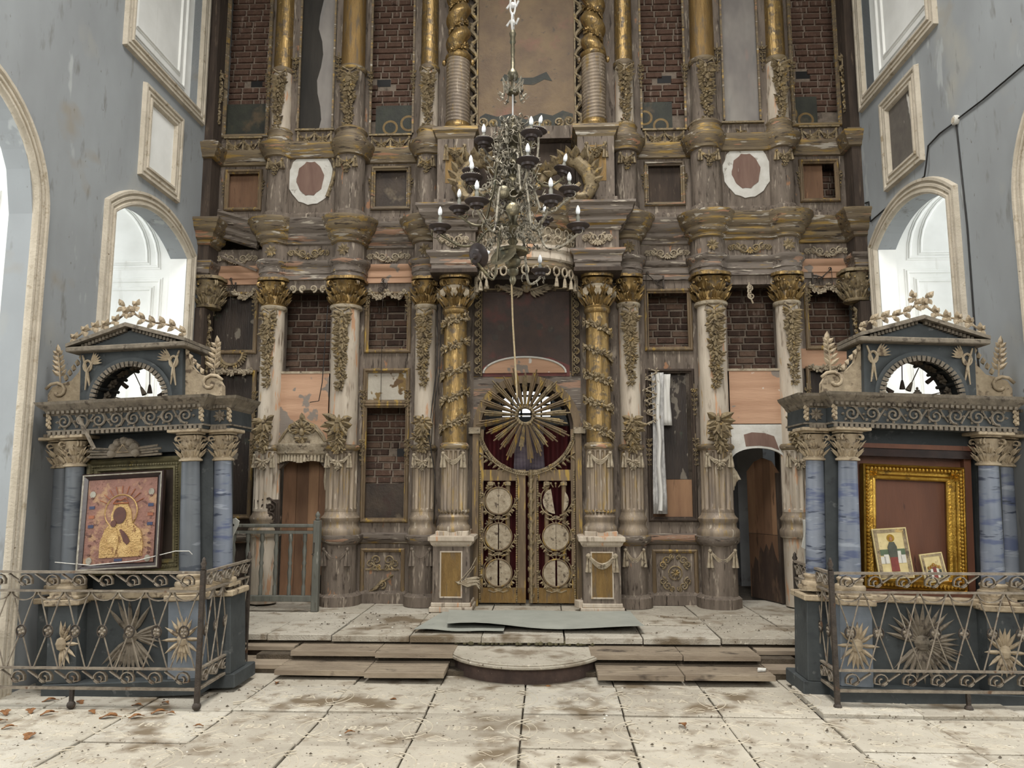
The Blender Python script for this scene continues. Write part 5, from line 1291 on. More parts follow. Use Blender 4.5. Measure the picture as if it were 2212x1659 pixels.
# ============================================================ SHRINES
def shrine(s, cx, cy, hw, roll, side):
    rt = empty('icon_shrine', (cx, cy, .0), 'slate blue classical icon shrine with %s columns at %s' % ('grey marbled' if s < 0 else 'blue marbled', side), 'shrine', rot=(0, math.radians(roll), 0))
    def Q(nm, g, mat, parent=None, **kw): return mk(nm, g, mat, parent or rt, **kw)
    D = .55
    ow = hw + .22
    eL, eR = (.0, .12) if s < 0 else (.12, .0)
    # stepped base: main block and column plinths
    base = Q('base', G().box(-hw-.12, hw+.12, .03, D, .0, .80), m_slate)
    Q('skirting', G().box(-ow-.12-eL*.3, ow+.12+eR*.3, .06, D, 0, .12).box(-hw-.16, hw+.16, -.14, D, 0, .13), m_slate, base, bevel=.008)
    for q in (-1, 1):
        Q('column_plinth', G().box(q*hw-.13, q*hw+.13, -.12, .3, .13, .78), m_blueedge if q*s < 0 else m_slate, base, bevel=.005)
        Q('side_plinth', G().box(q*ow-.12, q*ow+.12, .06, .4, .12, .78), m_slate, base, bevel=.005)
        Q('plinth_cap', G().box(q*hw-.16, q*hw+.16, -.15, .3, .78, .83).box(q*hw-.14, q*hw+.14, -.13, .3, .83, .86), m_cream, base, bevel=.008)
        Q('side_plinth_cap', G().box(q*ow-.15, q*ow+.15, .03, .42, .78, .83), m_cream, base, bevel=.008)
        # sun-flower rays on the plinth
        g = G()
        for k in range(16):
            a = 2*PI*k/16
            if s < 0 and q < 0 and math.cos(a) < -.2: continue
            g.leaf((q*hw+.02*math.cos(a), -.125, .46+.04*math.sin(a)), (math.cos(a)*.55, -.05, math.sin(a)), (0, -1, 0), .16, .035, .5, .05)
        g.blob((q*hw, -.13, .46), .05, .02, .06)
        Q('ray_rosette', g, m_cream, base)
    Q('base_cornice', G().box(-hw-.16, hw+.16, -.02, .3, .80, .86), m_cream, base, bevel=.01)
    g = G(); rr = random.Random(60+s)
    for k in range(11):
        a = PI*.5 + (k-5)*.16 if s < 0 else PI*1.5 + (k-4)*.22
        for z_ in (0, 1):
            aa = a + z_*PI
            if s < 0 and k % 2 == 0 and z_ == 0: continue
            g.leaf((0+.03*math.cos(aa), .018, .48+.03*math.sin(aa)), (math.cos(aa), -.08, math.sin(aa)), (0, -1, 0), .30, .045, .4, .04)
    for k in range(5): a = -.4+k*.2; g.leaf((.03, .015, .48), (math.cos(a), -.08, math.sin(a)), (0, -1, 0), .26, .04, .4, .04)
    g.blob((0, .015, .48), .07, .03, .07)
    Q('sun_ornament', g, m_creamdk, base)
    # columns
    def column(x, y, mt):
        c = Q('column', G().lathe(x, y, [(.088, .98), (.088, 1.2), (.076, 2.0)], 24), mt, smooth=True)
        g = G().box(x-.12, x+.12, y-.12, y+.12, .86, .89).lathe(x, y, [(.12, .89), (.125, .91), (.12, .93), (.1, .94), (.098, .96), (.108, .97), (.108, .985), (.088, 1.0)], 24)
        Q('base', g, m_cream, c, smooth=True)
        g = G(); capital(g, x, y, 1.985, 2.24, .082); Q('capital', g, m_cream, c, smooth=True)
        Q('astragal', G().lathe(x, y, [(.08, 1.975), (.1, 1.98), (.1, 1.995), (.08, 2.0)], 20), m_cream, c, smooth=True)
        Q('abacus', G().box(x-.15, x+.15, y-.15, y+.15, 2.23, 2.26), m_cream, c, bevel=.006)
    mt = m_marblegrey if s < 0 else m_marble
    column(-hw, 0, mt); column(hw, 0, mt); column(-ow, .17, m_marblegrey if s < 0 else mt); column(ow, .17, m_marble)
    # back body with niche
    for q in (-1, 1):
        Q('jamb', G().box(q*(hw-.05), q*(hw+.16), .10, D, .86, 2.26), m_slate)
    Q('back_panel', G().box(-hw, hw, .24, D, .80, 2.26), m_slate)
    Q('head_panel', G().box(-hw, hw, .12, .26, 2.08, 2.26), m_slate)
    # entablature
    en = Q('entablature', G().box(-hw-.16, hw+.16, -.13, D, 2.26, 2.46).box(-ow-eL, ow+eR, .04, D, 2.26, 2.46), m_slate)
    pth = [(-ow-eL, D), (-ow-eL, .04), (-hw-.16, .04), (-hw-.16, -.13), (hw+.16, -.13), (hw+.16, .04), (ow+eR, .04), (ow+eR, D)]
    Q('cornice', G().sweep(pth, [(-.05, 2.43), (0, 2.43), (.02, 2.45), (.03, 2.47), (.06, 2.50), (.085, 2.525), (.095, 2.55), (-.05, 2.555)]), m_creamdk, en)
    Q('top_board', G().box(-ow-.1, ow+.1, -.05, D, 2.53, 2.552), m_creamdk, en)
    Q('taenia', G().sweep(pth, [(-.02, 2.285), (.018, 2.285), (.018, 2.30), (-.02, 2.30)]), m_creamdk, en)
    g = G()   # row of small drops and dentils
    n = int((2*hw+.3)/.042)
    for k in range(n):
        x = -hw-.15 + (2*hw+.30)*k/(n-1); g.box(x-.013, x+.013, -.155, -.13, 2.255, 2.285); g.box(x-.012, x+.012, -.175, -.13, 2.445, 2.47)
    for q in (-1, 1):
        for k in range(5):
            x = q*(hw+.18+.03*k); g.box(x-.013, x+.013, .015, .04, 2.255, 2.285); g.box(x-.012, x+.012, .0, .04, 2.445, 2.47)
    Q('dentils', g, m_creamdk, en, kind='stuff')
    # frieze scrolls: each running volute is its own carving
    nS = 8
    for k in range(nS):
        x = -hw-.02 + (2*hw+.04)*k/(nS-1); g = G(); d = 1 if x < 0 else -1
        cscroll(g, x, 2.375, -.145, .066, d, 1 if k % 2 else -1, w=.011)
        for j in range(7): a = j*.8; g.leaf((x+.05*math.cos(a), -.14, 2.375+.05*math.sin(a)), (math.cos(a), -.1, math.sin(a)), (0, -1, 0), .034, .026, .5, .1)
        if k < nS-1: g.tube([(x+.04, -.14, 2.375+.06*(-1)**k), (x+.075, -.14, 2.375), (x+.11, -.14, 2.375-.05*(-1)**k)], .009, 5)
        Q('frieze_scroll', g, m_creamdk, en)
    for q in (-1, 1):
        g = G()
        for j in range(8): a = j*PI/4; g.leaf((q*(ow+.03), .035, 2.375), (math.cos(a), -.1, math.sin(a)), (0, -1, 0), .062, .036, .5, .12)
        Q('frieze_rosette', g, m_creamdk, en)
        for x, y in ((q*(hw+.16), -.14), (q*(ow+(eR if q > 0 else eL)), .03)):
            g = G()
            for j in range(6): g.leaf((x, y, 2.31+.02*j), (.3*(-1)**j, -.3, .8), (0, -1, 0), .05, .04, .5, .1)
            Q('corner_leaf', g, m_cream, en)
    # attic arch
    aw = .475; z0 = 2.555; ar = aw*.775; n = 24
    zt = z0 + .455
    g = G()
    for i in range(n):
        a, b = PI - PI*i/n, PI - PI*(i+1)/n
        x0, x1 = ar*math.cos(a), ar*math.cos(b); y0, y1 = .0, .38
        h0, h1 = z0 + ar*.98*math.sin(a), z0 + ar*.98*math.sin(b)
        g.add([(x0,y0,h0),(x1,y0,h1),(x1,y0,zt),(x0,y0,zt),(x0,y1,h0),(x1,y1,h1),(x1,y1,zt),(x0,y1,zt)], [(0,1,2,3),(7,6,5,4),(0,4,5,1),(2,6,7,3)])
    g.box(-aw, -ar, 0, .38, z0, zt); g.box(ar, aw, 0, .38, z0, zt)
    at = Q('attic', g, m_slate)
    def hr(r0, r1, ya, yb):
        g = G(); rings = []
        for i in range(n+1):
            a = PI*i/n; c, q = math.cos(a), math.sin(a)
            rings.append([(r0*c, ya, z0+r0*.98*q), (r1*c, ya, z0+r1*.98*q), (r1*c, yb, z0+r1*.98*q), (r0*c, yb, z0+r0*.98*q)])
        return g.loft(rings)
    Q('archivolt', hr(ar-.03, ar+.03, -.035, .0), m_slate, at)
    for k in range(26):
        a = PI*(k+.5)/26; g = G(); c, q = math.cos(a), math.sin(a)
        g.prism([(ar*.985*c - .016*q, z0+ar*.96*q+.016*c), (ar*.985*c+.016*q, z0+ar*.96*q-.016*c), ((ar-.055)*c+.012*q, z0+(ar-.055)*.98*q-.012*c), ((ar-.055)*c-.012*q, z0+(ar-.055)*.98*q+.012*c)], -.045, -.01, 'y')
        Q('arch_bead', g, m_creamdk, at)
    # coffered soffit ribs and rosettes
    for k in range(8):
        a = PI*(k+.5)/8; c, q = math.cos(a), math.sin(a); g = G()
        for j in range(6):
            b = j*PI/3; g.leaf((ar*.95*c, .20, z0+ar*.93*q), (-q*math.cos(b), math.sin(b), c*math.cos(b)), (-c, 0, -q), .07, .05, .5, .1)
        Q('soffit_rosette', g, m_creamdk, at)
        a = PI*k/8; c, q = math.cos(a), math.sin(a)
        if k: Q('soffit_rib', G().tube([(ar*.97*c, .0, z0+ar*.95*q), (ar*.97*c, .38, z0+ar*.95*q)], .016, 5), m_slate, at)
    # tassels hanging on cords like rays
    for k in range(7):
        a = PI*(.08+.84*k/6); c, q = math.cos(a), math.sin(a)
        p0 = Vector((ar*.96*c, .33, z0+ar*.92*q)); d = Vector((-c*.55, .02, -.55*q - .35)).normalized() if abs(c) > .3 else Vector((0, .02, -1))
        if abs(c) > .3: d = Vector((-c, .02, -q)).normalized()
        L = .15; p1 = p0 + d*L
        g = G().tube([p0, p1], .005, 4); g.add(*coneparts(p1, p1 + d*.02, .008, .014)); g.add(*coneparts(p1 + d*.02, p1 + d*.085, .014, .026))
        if (k + (1 if s > 0 else 0)) % 3 == 2: g = G().add(*coneparts(p0, p0 + d*.07, .02, .022))
        Q('tassel', g, m_dark if k % 2 else m_creamdk, at)
    # wreath and torch trophies on the spandrels
    for q in (-1, 1):
        g = G(); x = q*(aw-.075); z = zt-.12
        g.tube([(x+.035*math.cos(j*PI/6), -.015, z+.05*math.sin(j*PI/6)) for j in range(12)], .012, 5, True)
        g.tube([(x-q*.08, -.012, z+.09), (x, -.02, z-.05), (x+q*.02, -.012, z-.22)], [.008, .014, .006], 5); g.tube([(x+q*.05, -.012, z+.10), (x, -.02, z-.06), (x-q*.03, -.012, z-.22)], [.008, .014, .006], 5)
        for j in range(6): g.leaf((x-q*.03, -.015, z+.02), (-q*math.cos(.2*j+.2), -.1, math.sin(.25*j)), (0, -1, 0), .12, .024, .4, .1)
        Q('trophy', g, m_cream, at)
    # pediment
    pz = zt; pw = aw+.075; ph = .21
    Q('pediment_cornice', G().box(-pw, pw, -.12, .42, pz, pz+.045), m_creamdk, at, bevel=.008)
    Q('tympanum', G().prism([(-pw+.08, pz+.045), (pw-.08, pz+.045), (0, pz+ph-.02)], -.02, .36, 'y'), m_slate, at)
    for q in (-1, 1):
        L = math.hypot(pw, ph-.04); an = math.atan2(ph-.04, pw)
        g = G().add([(q*pw, -.12, pz+.045), (q*pw, .42, pz+.045), (0, .42, pz+ph), (0, -.12, pz+ph), (q*pw, -.12, pz+.075), (q*pw, .42, pz+.075), (0, .42, pz+ph+.035), (0, -.12, pz+ph+.035)], [(0,1,2,3),(4,7,6,5),(0,3,7,4),(1,5,6,2),(0,4,5,1),(3,2,6,7)])
        Q('raking_cornice', g, m_creamdk, at)
        g = G()
        for k in range(13):
            t = (k+.7)/14; x = q*(pw-.1)*(1-t); z = pz+.05+(ph-.06)*t; g.box(x-.012, x+.012, -.06, -.02, z-.014, z+.016)
        Q('raking_dentils', g, m_creamdk, at, kind='stuff')
        # oak branch lying along the roof
        g = G(); pts = [(q*(pw*.92-.095*k), -.05, pz+.10+.2*((.08+.1*k)/pw)*1.15 + .025*math.sin(k*1.3)) for k in range(7)]
        g.tube(pts, .010, 5)
        for k in range(7):
            for e in (-1, 1):
                g.leaf(pts[k], (-q*.5 + .2*e, -.2, e*.9), (0, -1, .2), .075, .055, .5, .2); g.leaf(pts[k], (q*.4, -.4, e*.7), (0, -1, .2), .055, .05, .5, .2)
        Q('oak_branch', g, m_cream, at)
        # side volutes
        zb = z0
        x0 = q*aw; pts = [(x0, zb), (x0+q*.34, zb), (x0+q*.34, zb+.10), (x0+q*.30, zb+.17), (x0+q*.20, zb+.20), (x0+q*.12, zb+.22), (x0+q*.05, zb+.30), (x0+q*.02, zb+.40), (x0, zb+.42)]
        v = Q('volute', G().prism(pts, .06, .14, 'y'), m_cream, at)
        g = G().tube([(x0+q*(.24+(.115-.011*k)*math.cos(k*.62+.3)), .045, zb+.12+(.10-.0095*k)*math.sin(k*.62+.3)) for k in range(10)], .016, 6)
        Q('volute_spiral', g, m_cream, v, smooth='all')
        g = G()
        for k in range(5): g.leaf((x0+q*(.17-.035*k), .06, zb+.215+.045*k), (-q*.3, -.3, .6), (q*.6, -.3, .6), .07, .06, .5, .2)
        Q('volute_leaf', g, m_cream, v)
        # upright laurel sprig on the volute
        g = G(); x = x0+q*.25; g.tube([(x, .1, zb+.2), (x+q*.01, .1, zb+.34), (x+q*.03, .1, zb+.50)], .008, 5)
        for k in range(5):
            for e in (-1, 1): g.leaf((x+q*.006*k, .1, zb+.27+.05*k), (e*.75, -.15, .7), (0, -1, .1), .10-.008*k, .042, .4, .1)
        g.leaf((x+q*.03, .1, zb+.48), (0, 0, 1), (0, -1, 0), .1, .05, .4, .1)
        Q('laurel_sprig', g, m_cream, at)
    at.location.x += -.03 if s < 0 else .04
    return rt
SLX, SLY, SLW = -3.375, -3.32, .53
SRX, SRY, SRW = 3.36, -3.32, .59
shl = shrine(-1, SLX, SLY, SLW, -2.6, 'left'); shr = shrine(1, SRX, SRY, SRW, 2.1, 'right')
RL, RR = math.radians(-2.6), math.radians(2.1)
def loc2w(cx, cy, roll, p):
    v = Matrix.Rotation(roll, 3, 'Y') @ Vector(p); return (cx+v.x, cy+v.y, v.z)
# ---- left: tarnished gilt frame with a leaning framed icon
FRP = [(0, 0), (0, .05), (.02, .065), (.04, .05), (.055, .03), (.085, .03), (.09, .045), (.105, .045), (.12, .01), (.12, 0)]
f1 = empty('gilt_frame', loc2w(SLX, SLY, RL, (-.04, .10, .98)), 'wide tarnished gilt frame inside the left shrine', 'frame', rot=(0, RL, 0))
mk('moulding', G().frame(-.46, .46, .02, 1.06, .06, FRP), m_frgreen, f1)
g = G()
for k in range(34):
    for x, z in ((-.395+.79*k/33, .995), (-.395+.79*k/33, .085)): g.blob((x, .005, z), .013, .012, .012, 5, 3)
for k in range(40):
    for x in (-.395, .395): g.blob((x, .005, .09+.9*k/39), .012, .012, .013, 5, 3)
mk('beading', g, m_frgreen, f1, kind='stuff'); mk('backing', G().box(-.40, .40, .05, .06, .08, 1.0), m_dark, f1)
f2 = empty('framed_icon', loc2w(SLX, SLY, RL, (-.05, -.12, 1.06)), 'dark framed golden icon on rose ground leaning in the left shrine', 'icon', rot=(math.radians(-6), math.radians(-3.2), 0))
IW, IH = .37, .85
mk('frame_moulding', G().frame(-IW, IW, 0, IH, .0, [(0, -.03), (0, .02), (.012, .03), (.02, .02), (.05, .005), (.055, .01), (.06, 0), (.06, -.03)]), m_frdark, f2)
mk('silver_bead', G().frame(-IW+.008, IW-.008, .008, IH-.008, -.024, [(0, 0), (.004, .008), (.012, .008), (.016, 0)]), m_frsilver, f2)
m_rose = M('rose_icon_ground', (136,98,84), (114,80,68), 9, U, [((158,126,94), 8, .52, .12, U), ((92,60,50), 18, .58, .08, U)], .5, .1, bump=.3, bsc=60)
m_robe = M('embossed_gold_robe', (186,156,104), (156,124,76), 14, U, [((120,86,54), 30, .57, .08, (1,1,.4))], .42, .45, bump=.5, bsc=70)
m_icondk = M('dark_icon_skin', (92,58,46), (70,44,38), 10, U, rough=.5, bump=0)
m_iconln = M('icon_red_line', (150,92,62), (126,74,52), 10, U, rough=.6, bump=0)
m_iconblue = M('icon_blue_tablet', (58,66,92), (46,52,76), 10, U, rough=.5, bump=0)
gr = mk('painted_ground', G().box(-IW+.058, IW-.058, -.006, .006, .058, IH-.058), m_rose, f2)
def disc(cx, cz, rx, rz, y, th=.004, n=20, a0=0, a1=2*PI): 
    return G().prism([(cx+rx*math.cos(a0+(a1-a0)*i/n), cz+rz*math.sin(a0+(a1-a0)*i/n)) for i in range(n + (0 if a1-a0 > 6 else 1))], y-th, y, 'y')
mk('halo', disc(-.0, .50, .145, .15, -.006), m_rose, f2); mk('halo_rim', G().tube([(.145*math.cos(i*PI/14), -.009, .50+.15*math.sin(i*PI/14)) for i in range(28)], .007, 4, True), m_robe, f2)
mk('robe', G().prism([(-.17, .11), (.21, .11), (.215, .22), (.19, .33), (.11, .40), (.095, .50), (.06, .57), (0, .59), (-.06, .56), (-.085, .48), (-.08, .40), (-.13, .36), (-.17, .24)], -.016, -.006, 'y'), m_robe, f2)
mk('face', disc(-.005, .47, .058, .075, -.016), m_icondk, f2)
mk('hand', G().prism([(.04, .33), (.075, .29), (.10, .24), (.075, .21), (.045, .24), (.02, .30), (.0, .345), (.015, .35)], -.020, -.016, 'y'), m_icondk, f2)
mk('child_robe', G().prism([(-.15, .14), (-.02, .14), (.0, .26), (-.03, .36), (-.08, .39), (-.12, .34), (-.15, .24)], -.020, -.016, 'y'), m_robe, f2)
mk('child_face', disc(-.055, .40, .026, .03, -.020), m_icondk, f2)
g = G()
for k in range(9):
    a = PI*.15 + PI*.7*k/8; g.tube([(.15*math.cos(a), -.009, .51+.155*math.sin(a)), (.22*math.cos(a), -.009, .51+.22*math.sin(a))], .004, 4)
g.tube([(-.07, -.02, .575), (-.04, -.02, .61), (0, -.02, .60), (.04, -.02, .62), (.07, -.02, .575), (-.07, -.02, .575)], .006, 4)
mk('crown_rays', g, m_iconln, f2)
for x in (-.265, .265):
    for k in range(7):
        z = .14 + k*.082
        if k in (3, 4, 5): mk('tablet', G().box(x-.024, x+.024, -.011, -.006, z-.013, z+.013), m_iconblue if k != 4 else m_iconln, f2)
        else: mk('stone_setting', disc(x, z, .014, .010, -.006, .006, 10), m_icondk, f2)
mk('tablet', G().box(-.035, .035, -.011, -.006, .075, .098), m_iconblue, f2)
for x, z in ((-.265, .665), (.265, .665), (-.26, .09), (.26, .09)): mk('corner_roundel', disc(x, z, .026, .03, -.006, .005, 14), m_frsilver, f2)
# rays and cloud carving above the frame
f3 = empty('cloud_carving', loc2w(SLX, SLY, RL, (-.06, -.02, 2.045)), 'pale carved cloud with triangle and rays on top of the left icon frame', 'carving', rot=(0, RL, 0))
g = G(); g.prism([(.145*math.cos(PI*i/14), .17*math.sin(PI*i/14)) for i in range(15)], -.03, .03, 'y')
for k in range(7): a = PI*k/6; g.blob((.11*math.cos(a), -.03, .03+.11*math.sin(a)), .042, .03, .04, 7, 4)
mk('cloud', g, m_creamdk, f3, smooth=True)
mk('triangle', G().tube([(-.05, -.045, .04), (.05, -.045, .04), (0, -.045, .11)], .010, 4, True), m_cream, f3)
for q in (-1, 1):
    for k in range(4):
        mk('ray', G().tube([(q*.12, -.01-.004*k, .005+.022*k), (q*(.34-.03*(k % 2)), -.01-.004*k, .01+.026*k)], [.012, .011], 5), m_creamdk, f3)
mk('loose_ray', G().box(-.13, -.105, -.20, -.18, .14, .46).xf(Matrix.Rotation(math.radians(-28), 4, 'Y')), m_creamdk, f3)
# string tied across the left shrine
mk('string', G().tube([(-4.05, -3.42, 1.12), (-3.7, -3.47, 1.10), (-3.3, -3.46, 1.14), (-2.98, -3.42, 1.22), (-2.86, -3.42, 1.22), (-2.84, -3.40, 1.19)], .004, 4), m_thread, label='white string tied across the columns of the left shrine', cat='string')
# ---- right: brown board with bright gilt frame and two small icons
b1 = empty('icon_case', loc2w(SRX, SRY, RR, (0, .12, .90)), 'red-brown board back with wooden frame inside the right shrine', 'case', rot=(0, RR, 0))
mk('board', G().box(-.47, .45, .06, .09, -.02, 1.2), m_brown, b1)
mk('case_side', G().box(-.52, -.46, .0, .09, -.02, 1.22), m_brown, b1); mk('case_side', G().box(.45, .51, .0, .09, -.02, 1.22), m_brown, b1); mk('case_head', G().box(-.52, .51, -.05, .09, 1.13, 1.22), m_frdark, b1); mk('case_rail', G().box(-.52, .51, -.07, .09, 1.2, 1.24), m_brown, b1)
mk('case_foot', G().box(-.5, .48, -.06, .09, -.05, .0), m_brown, b1)
f4 = empty('gilt_frame', loc2w(SRX, SRY, RR, (-.01, .05, .90)), 'bright gilded picture frame inside the right shrine', 'frame', rot=(0, math.radians(2.6), 0))
mk('moulding', G().frame(-.43, .43, .0, 1.06, .10, [(0, 0), (0, .08), (.012, .09), (.025, .07), (.05, .06), (.06, .05), (.085, .055), (.1, .035), (.12, .03), (.13, .02), (.13, 0)]), m_goldbr, f4)
g = G()
for k in range(32):
    for x in (-.392, .392): g.blob((x, .022, .04+.98*k/31), .017, .014, .017, 6, 4)
for k in range(26):
    for z in (.04, 1.02): g.blob((-.39+.78*k/25, .022, z), .017, .014, .017, 6, 4)
mk('beading', g, m_goldbr, f4, kind='stuff')
for x in (-.345, .345):
    for z in (.085, .975):
        g = G()
        for k in range(6): a = k*PI/3; g.leaf((x, .03, z), (math.cos(a), -.2, math.sin(a)), (0, -1, 0), .06, .035, .6, .2)
        mk('corner_ornament', g, m_goldbr, f4)
m_icream = M('cream_icon_ground', (196,180,132), (178,160,112), 14, U, [((150,130,92), 16, .64, .06, U)], .5, bump=.05)
m_irobe = M('grey_green_robe', (74,76,64), (58,60,52), 14, U, rough=.7, bump=0); m_ired = M('dull_red_skirt', (124,58,48), (100,46,40), 14, U, rough=.7, bump=0)
m_iface = M('icon_face_brown', (150,108,74), (130,90,62), 14, U, rough=.7, bump=0); m_iwhite = M('icon_white_building', (196,192,180), (180,176,166), 14, U, rough=.7, bump=0); m_igreen = M('icon_green_hill', (84,98,72), (70,84,62), 14, U, rough=.7, bump=0)
def smallicon(cx, cz, w, h, label, kind, tilt):
    o = empty('small_icon', loc2w(SRX, SRY, RR, (cx, .0, cz)), label, 'icon', rot=(math.radians(-7), math.radians(tilt), 0))
    mk('panel', G().box(-w/2, w/2, -.008, .01, 0, h), m_icream, o)
    mk('border', G().frame(-w/2+.01, w/2-.01, .01, h-.01, -.008, [(0, 0), (0, .002), (w*.1, .002), (w*.1, 0)]), m_carve, o)
    if kind == 0:
        mk('hills', G().box(-w*.36, w*.36, -.0095, -.008, h*.46, h*.58), m_igreen, o)
        for x, hh in ((-.3, .40), (-.2, .44), (.16, .50), (.28, .42)): mk('house', G().box(w*x-w*.07, w*x+w*.07, -.0105, -.008, h*.30, h*hh+h*.04), m_iwhite, o)
        mk('robe', G().prism([(-w*.1, h*.36), (w*.12, h*.36), (w*.14, h*.62), (w*.08, h*.72), (-w*.06, h*.72), (-w*.13, h*.62)], -.0125, -.008, 'y'), m_irobe, o)
        mk('skirt', G().prism([(-w*.11, h*.14), (w*.12, h*.14), (w*.11, h*.42), (-w*.1, h*.42)], -.0130, -.008, 'y'), m_ired, o)
        mk('halo', disc(0, h*.80, w*.11, w*.11, -.009, .002), m_goldbr, o); mk('face', disc(0, h*.785, w*.045, w*.06, -.011, .002), m_iface, o)
    else:
        for k, (x, z, m) in enumerate(((-.22, .2, m_irobe), (.22, .2, m_irobe), (-.1, .24, m_iwhite), (.1, .24, m_iwhite), (0, .3, m_ired))):
            mk('figure', G().prism([(w*(x-.09), h*.14), (w*(x+.09), h*.14), (w*(x+.07), h*(z+.22)), (w*(x-.07), h*(z+.22))], -.0125-.0004*k, -.008, 'y'), m, o)
            mk('halo', disc(w*x, h*(z+.30), w*.07, w*.07, -.009-.0004*k, .003), m_goldbr, o); mk('face', disc(w*x, h*(z+.29), w*.035, w*.045, -.013, .003), m_iface, o)
smallicon(-.20, 1.00, .29, .42, 'cream icon of a standing robed figure before a town', 0, -3.5)
smallicon(.13, .985, .19, .24, 'little cream icon of a group of haloed figures', 1, -7)
# ============================================================ IRON RAILINGS
def railing(s, xc, yf, yb, xe, side):
    """corner post at (xc, yf); front runs outward to xe, side runs back to yb"""
    rt = empty('iron_railing', (xc, yf, 0), 'low wrought iron scroll railing around the %s shrine' % side, 'railing')
    def Q(nm, g, mat=m_iron, parent=None, **kw): return mk(nm, g, mat, parent or rt, **kw)
    ZR = (1.08, .93, .32, .165)
    def post(x, y, h, fin=True):
        p = Q('post', G().box(x-.018, x+.018, y-.018, y+.018, .05, h), m_irondk)
        Q('ball_foot', G().blob((x, y, .035), .036, .036, .035, 10, 6), m_irondk, p, smooth='all')
        if fin: Q('finial', G().lathe(x, y, [(.012, h), (.024, h+.012), (.014, h+.025), (.026, h+.05), (.014, h+.075), (.016, h+.085), (.003, h+.105)], 10), m_irondk, p, smooth='all')
    post(xc, yf, 1.10); post(xc+s*.02, yb, 1.06)
    for fx in (.56,):
        x = xc + (xe-xc)*fx; p = Q('post', G().box(x-.014, x+.014, yf-.014, yf+.014, .05, .165), m_irondk)
        Q('ball_foot', G().blob((x, yf, .035), .034, .034, .035, 10, 6), m_irondk, p, smooth='all')
    runs = (((xc, yf), (xe, yf), 8), ((xc, yf), (xc+s*.02, yb), 5))
    for (a, b, n) in runs:
        A, B = Vector((a[0], a[1], 0)), Vector((b[0], b[1], 0)); d = (B-A); L = d.length; d.normalize(); nrm = Vector((d.y, -d.x, 0))
        pt = lambda u, z, o=0: tuple(A + d*u + nrm*o + Vector((0, 0, z)))
        for z in ZR:
            g = G(); h = .010 if z in (ZR[0], ZR[3]) else .008
            w = .016
            vs = [pt(u, z+e, o) for u in (.0, L) for e, o in ((-h, -w), (-h, w), (h, w), (h, -w))]
            g.add(vs, [(0,1,2,3),(7,6,5,4),(0,4,5,1),(1,5,6,2),(2,6,7,3),(3,7,4,0)]); Q('rail', g)
        step = (L-.03)/n
        for k in range(n):
            u = .02 + step*(k+.5)
            for zc, sgn in (((ZR[0]+ZR[1])/2, 1), ((ZR[2]+ZR[3])/2, 1)):     # running S scrolls made of flat strip
                r = .063; pts = []
                for i in range(15):
                    t = i/14; a_ = PI*.5 + t*2.6*PI; q = r*(.25+.75*(t)); pts.append((u + q*math.cos(a_)*1.0, zc + q*math.sin(a_)))
                e = pts[-1]; pts += [(e[0]+step*.28, zc-.03), (u+step*.62, zc+.058)]
                strip(Q, 'scroll', pts, pt, .004, .016)
            # loop under the second rail
            strip(Q, 'loop', [(u + step*.46*math.cos(PI*i/10), ZR[1] - .075*math.sin(PI*i/10)) for i in range(11)], pt, .004, .012)
            zm = .61
            for e in (-1, 1):
                Q('bar', G().tube([pt(u+e*step*.44, ZR[1], .004*e), pt(u, zm, .004*e), pt(u-e*step*.44, ZR[2], .004*e)], .006, 5))
            md = Q('medallion', G().tube([pt(u+.040*math.cos(i*PI/9), zm+.046*math.sin(i*PI/9), -.006) for i in range(18)], .007, 5, True), m_irondk)
            g = G()
            for j in range(4):
                an = PI/4 + j*PI/2 + .2*k; p0 = Vector(pt(u, zm, -.004)); dd = d*math.cos(an) + Vector((0, 0, 1))*math.sin(an); g.leaf(p0, dd, -nrm, .042, .034, .4, .0)
            Q('medallion_cross', g, m_iron, md)
def strip(Q, nm, pts, pt, th, w):
    n = len(pts); rings = []
    for i in range(n):
        a = pts[max(0, i-1)]; b = pts[min(n-1, i+1)]; t = Vector((b[0]-a[0], b[1]-a[1])); t = t.normalized() if t.length > 1e-9 else Vector((1, 0)); q = Vector((-t.y, t.x))
        p = pts[i]; rings.append([pt(p[0]+q.x*th, p[1]+q.y*th, -w), pt(p[0]-q.x*th, p[1]-q.y*th, -w), pt(p[0]-q.x*th, p[1]-q.y*th, w), pt(p[0]+q.x*th, p[1]+q.y*th, w)])
    Q(nm, G().loft(rings))
railing(-1, -2.56, -3.79, -2.76, -4.40, 'left')
railing(1, 2.55, -3.60, -2.63, 4.37, 'right')

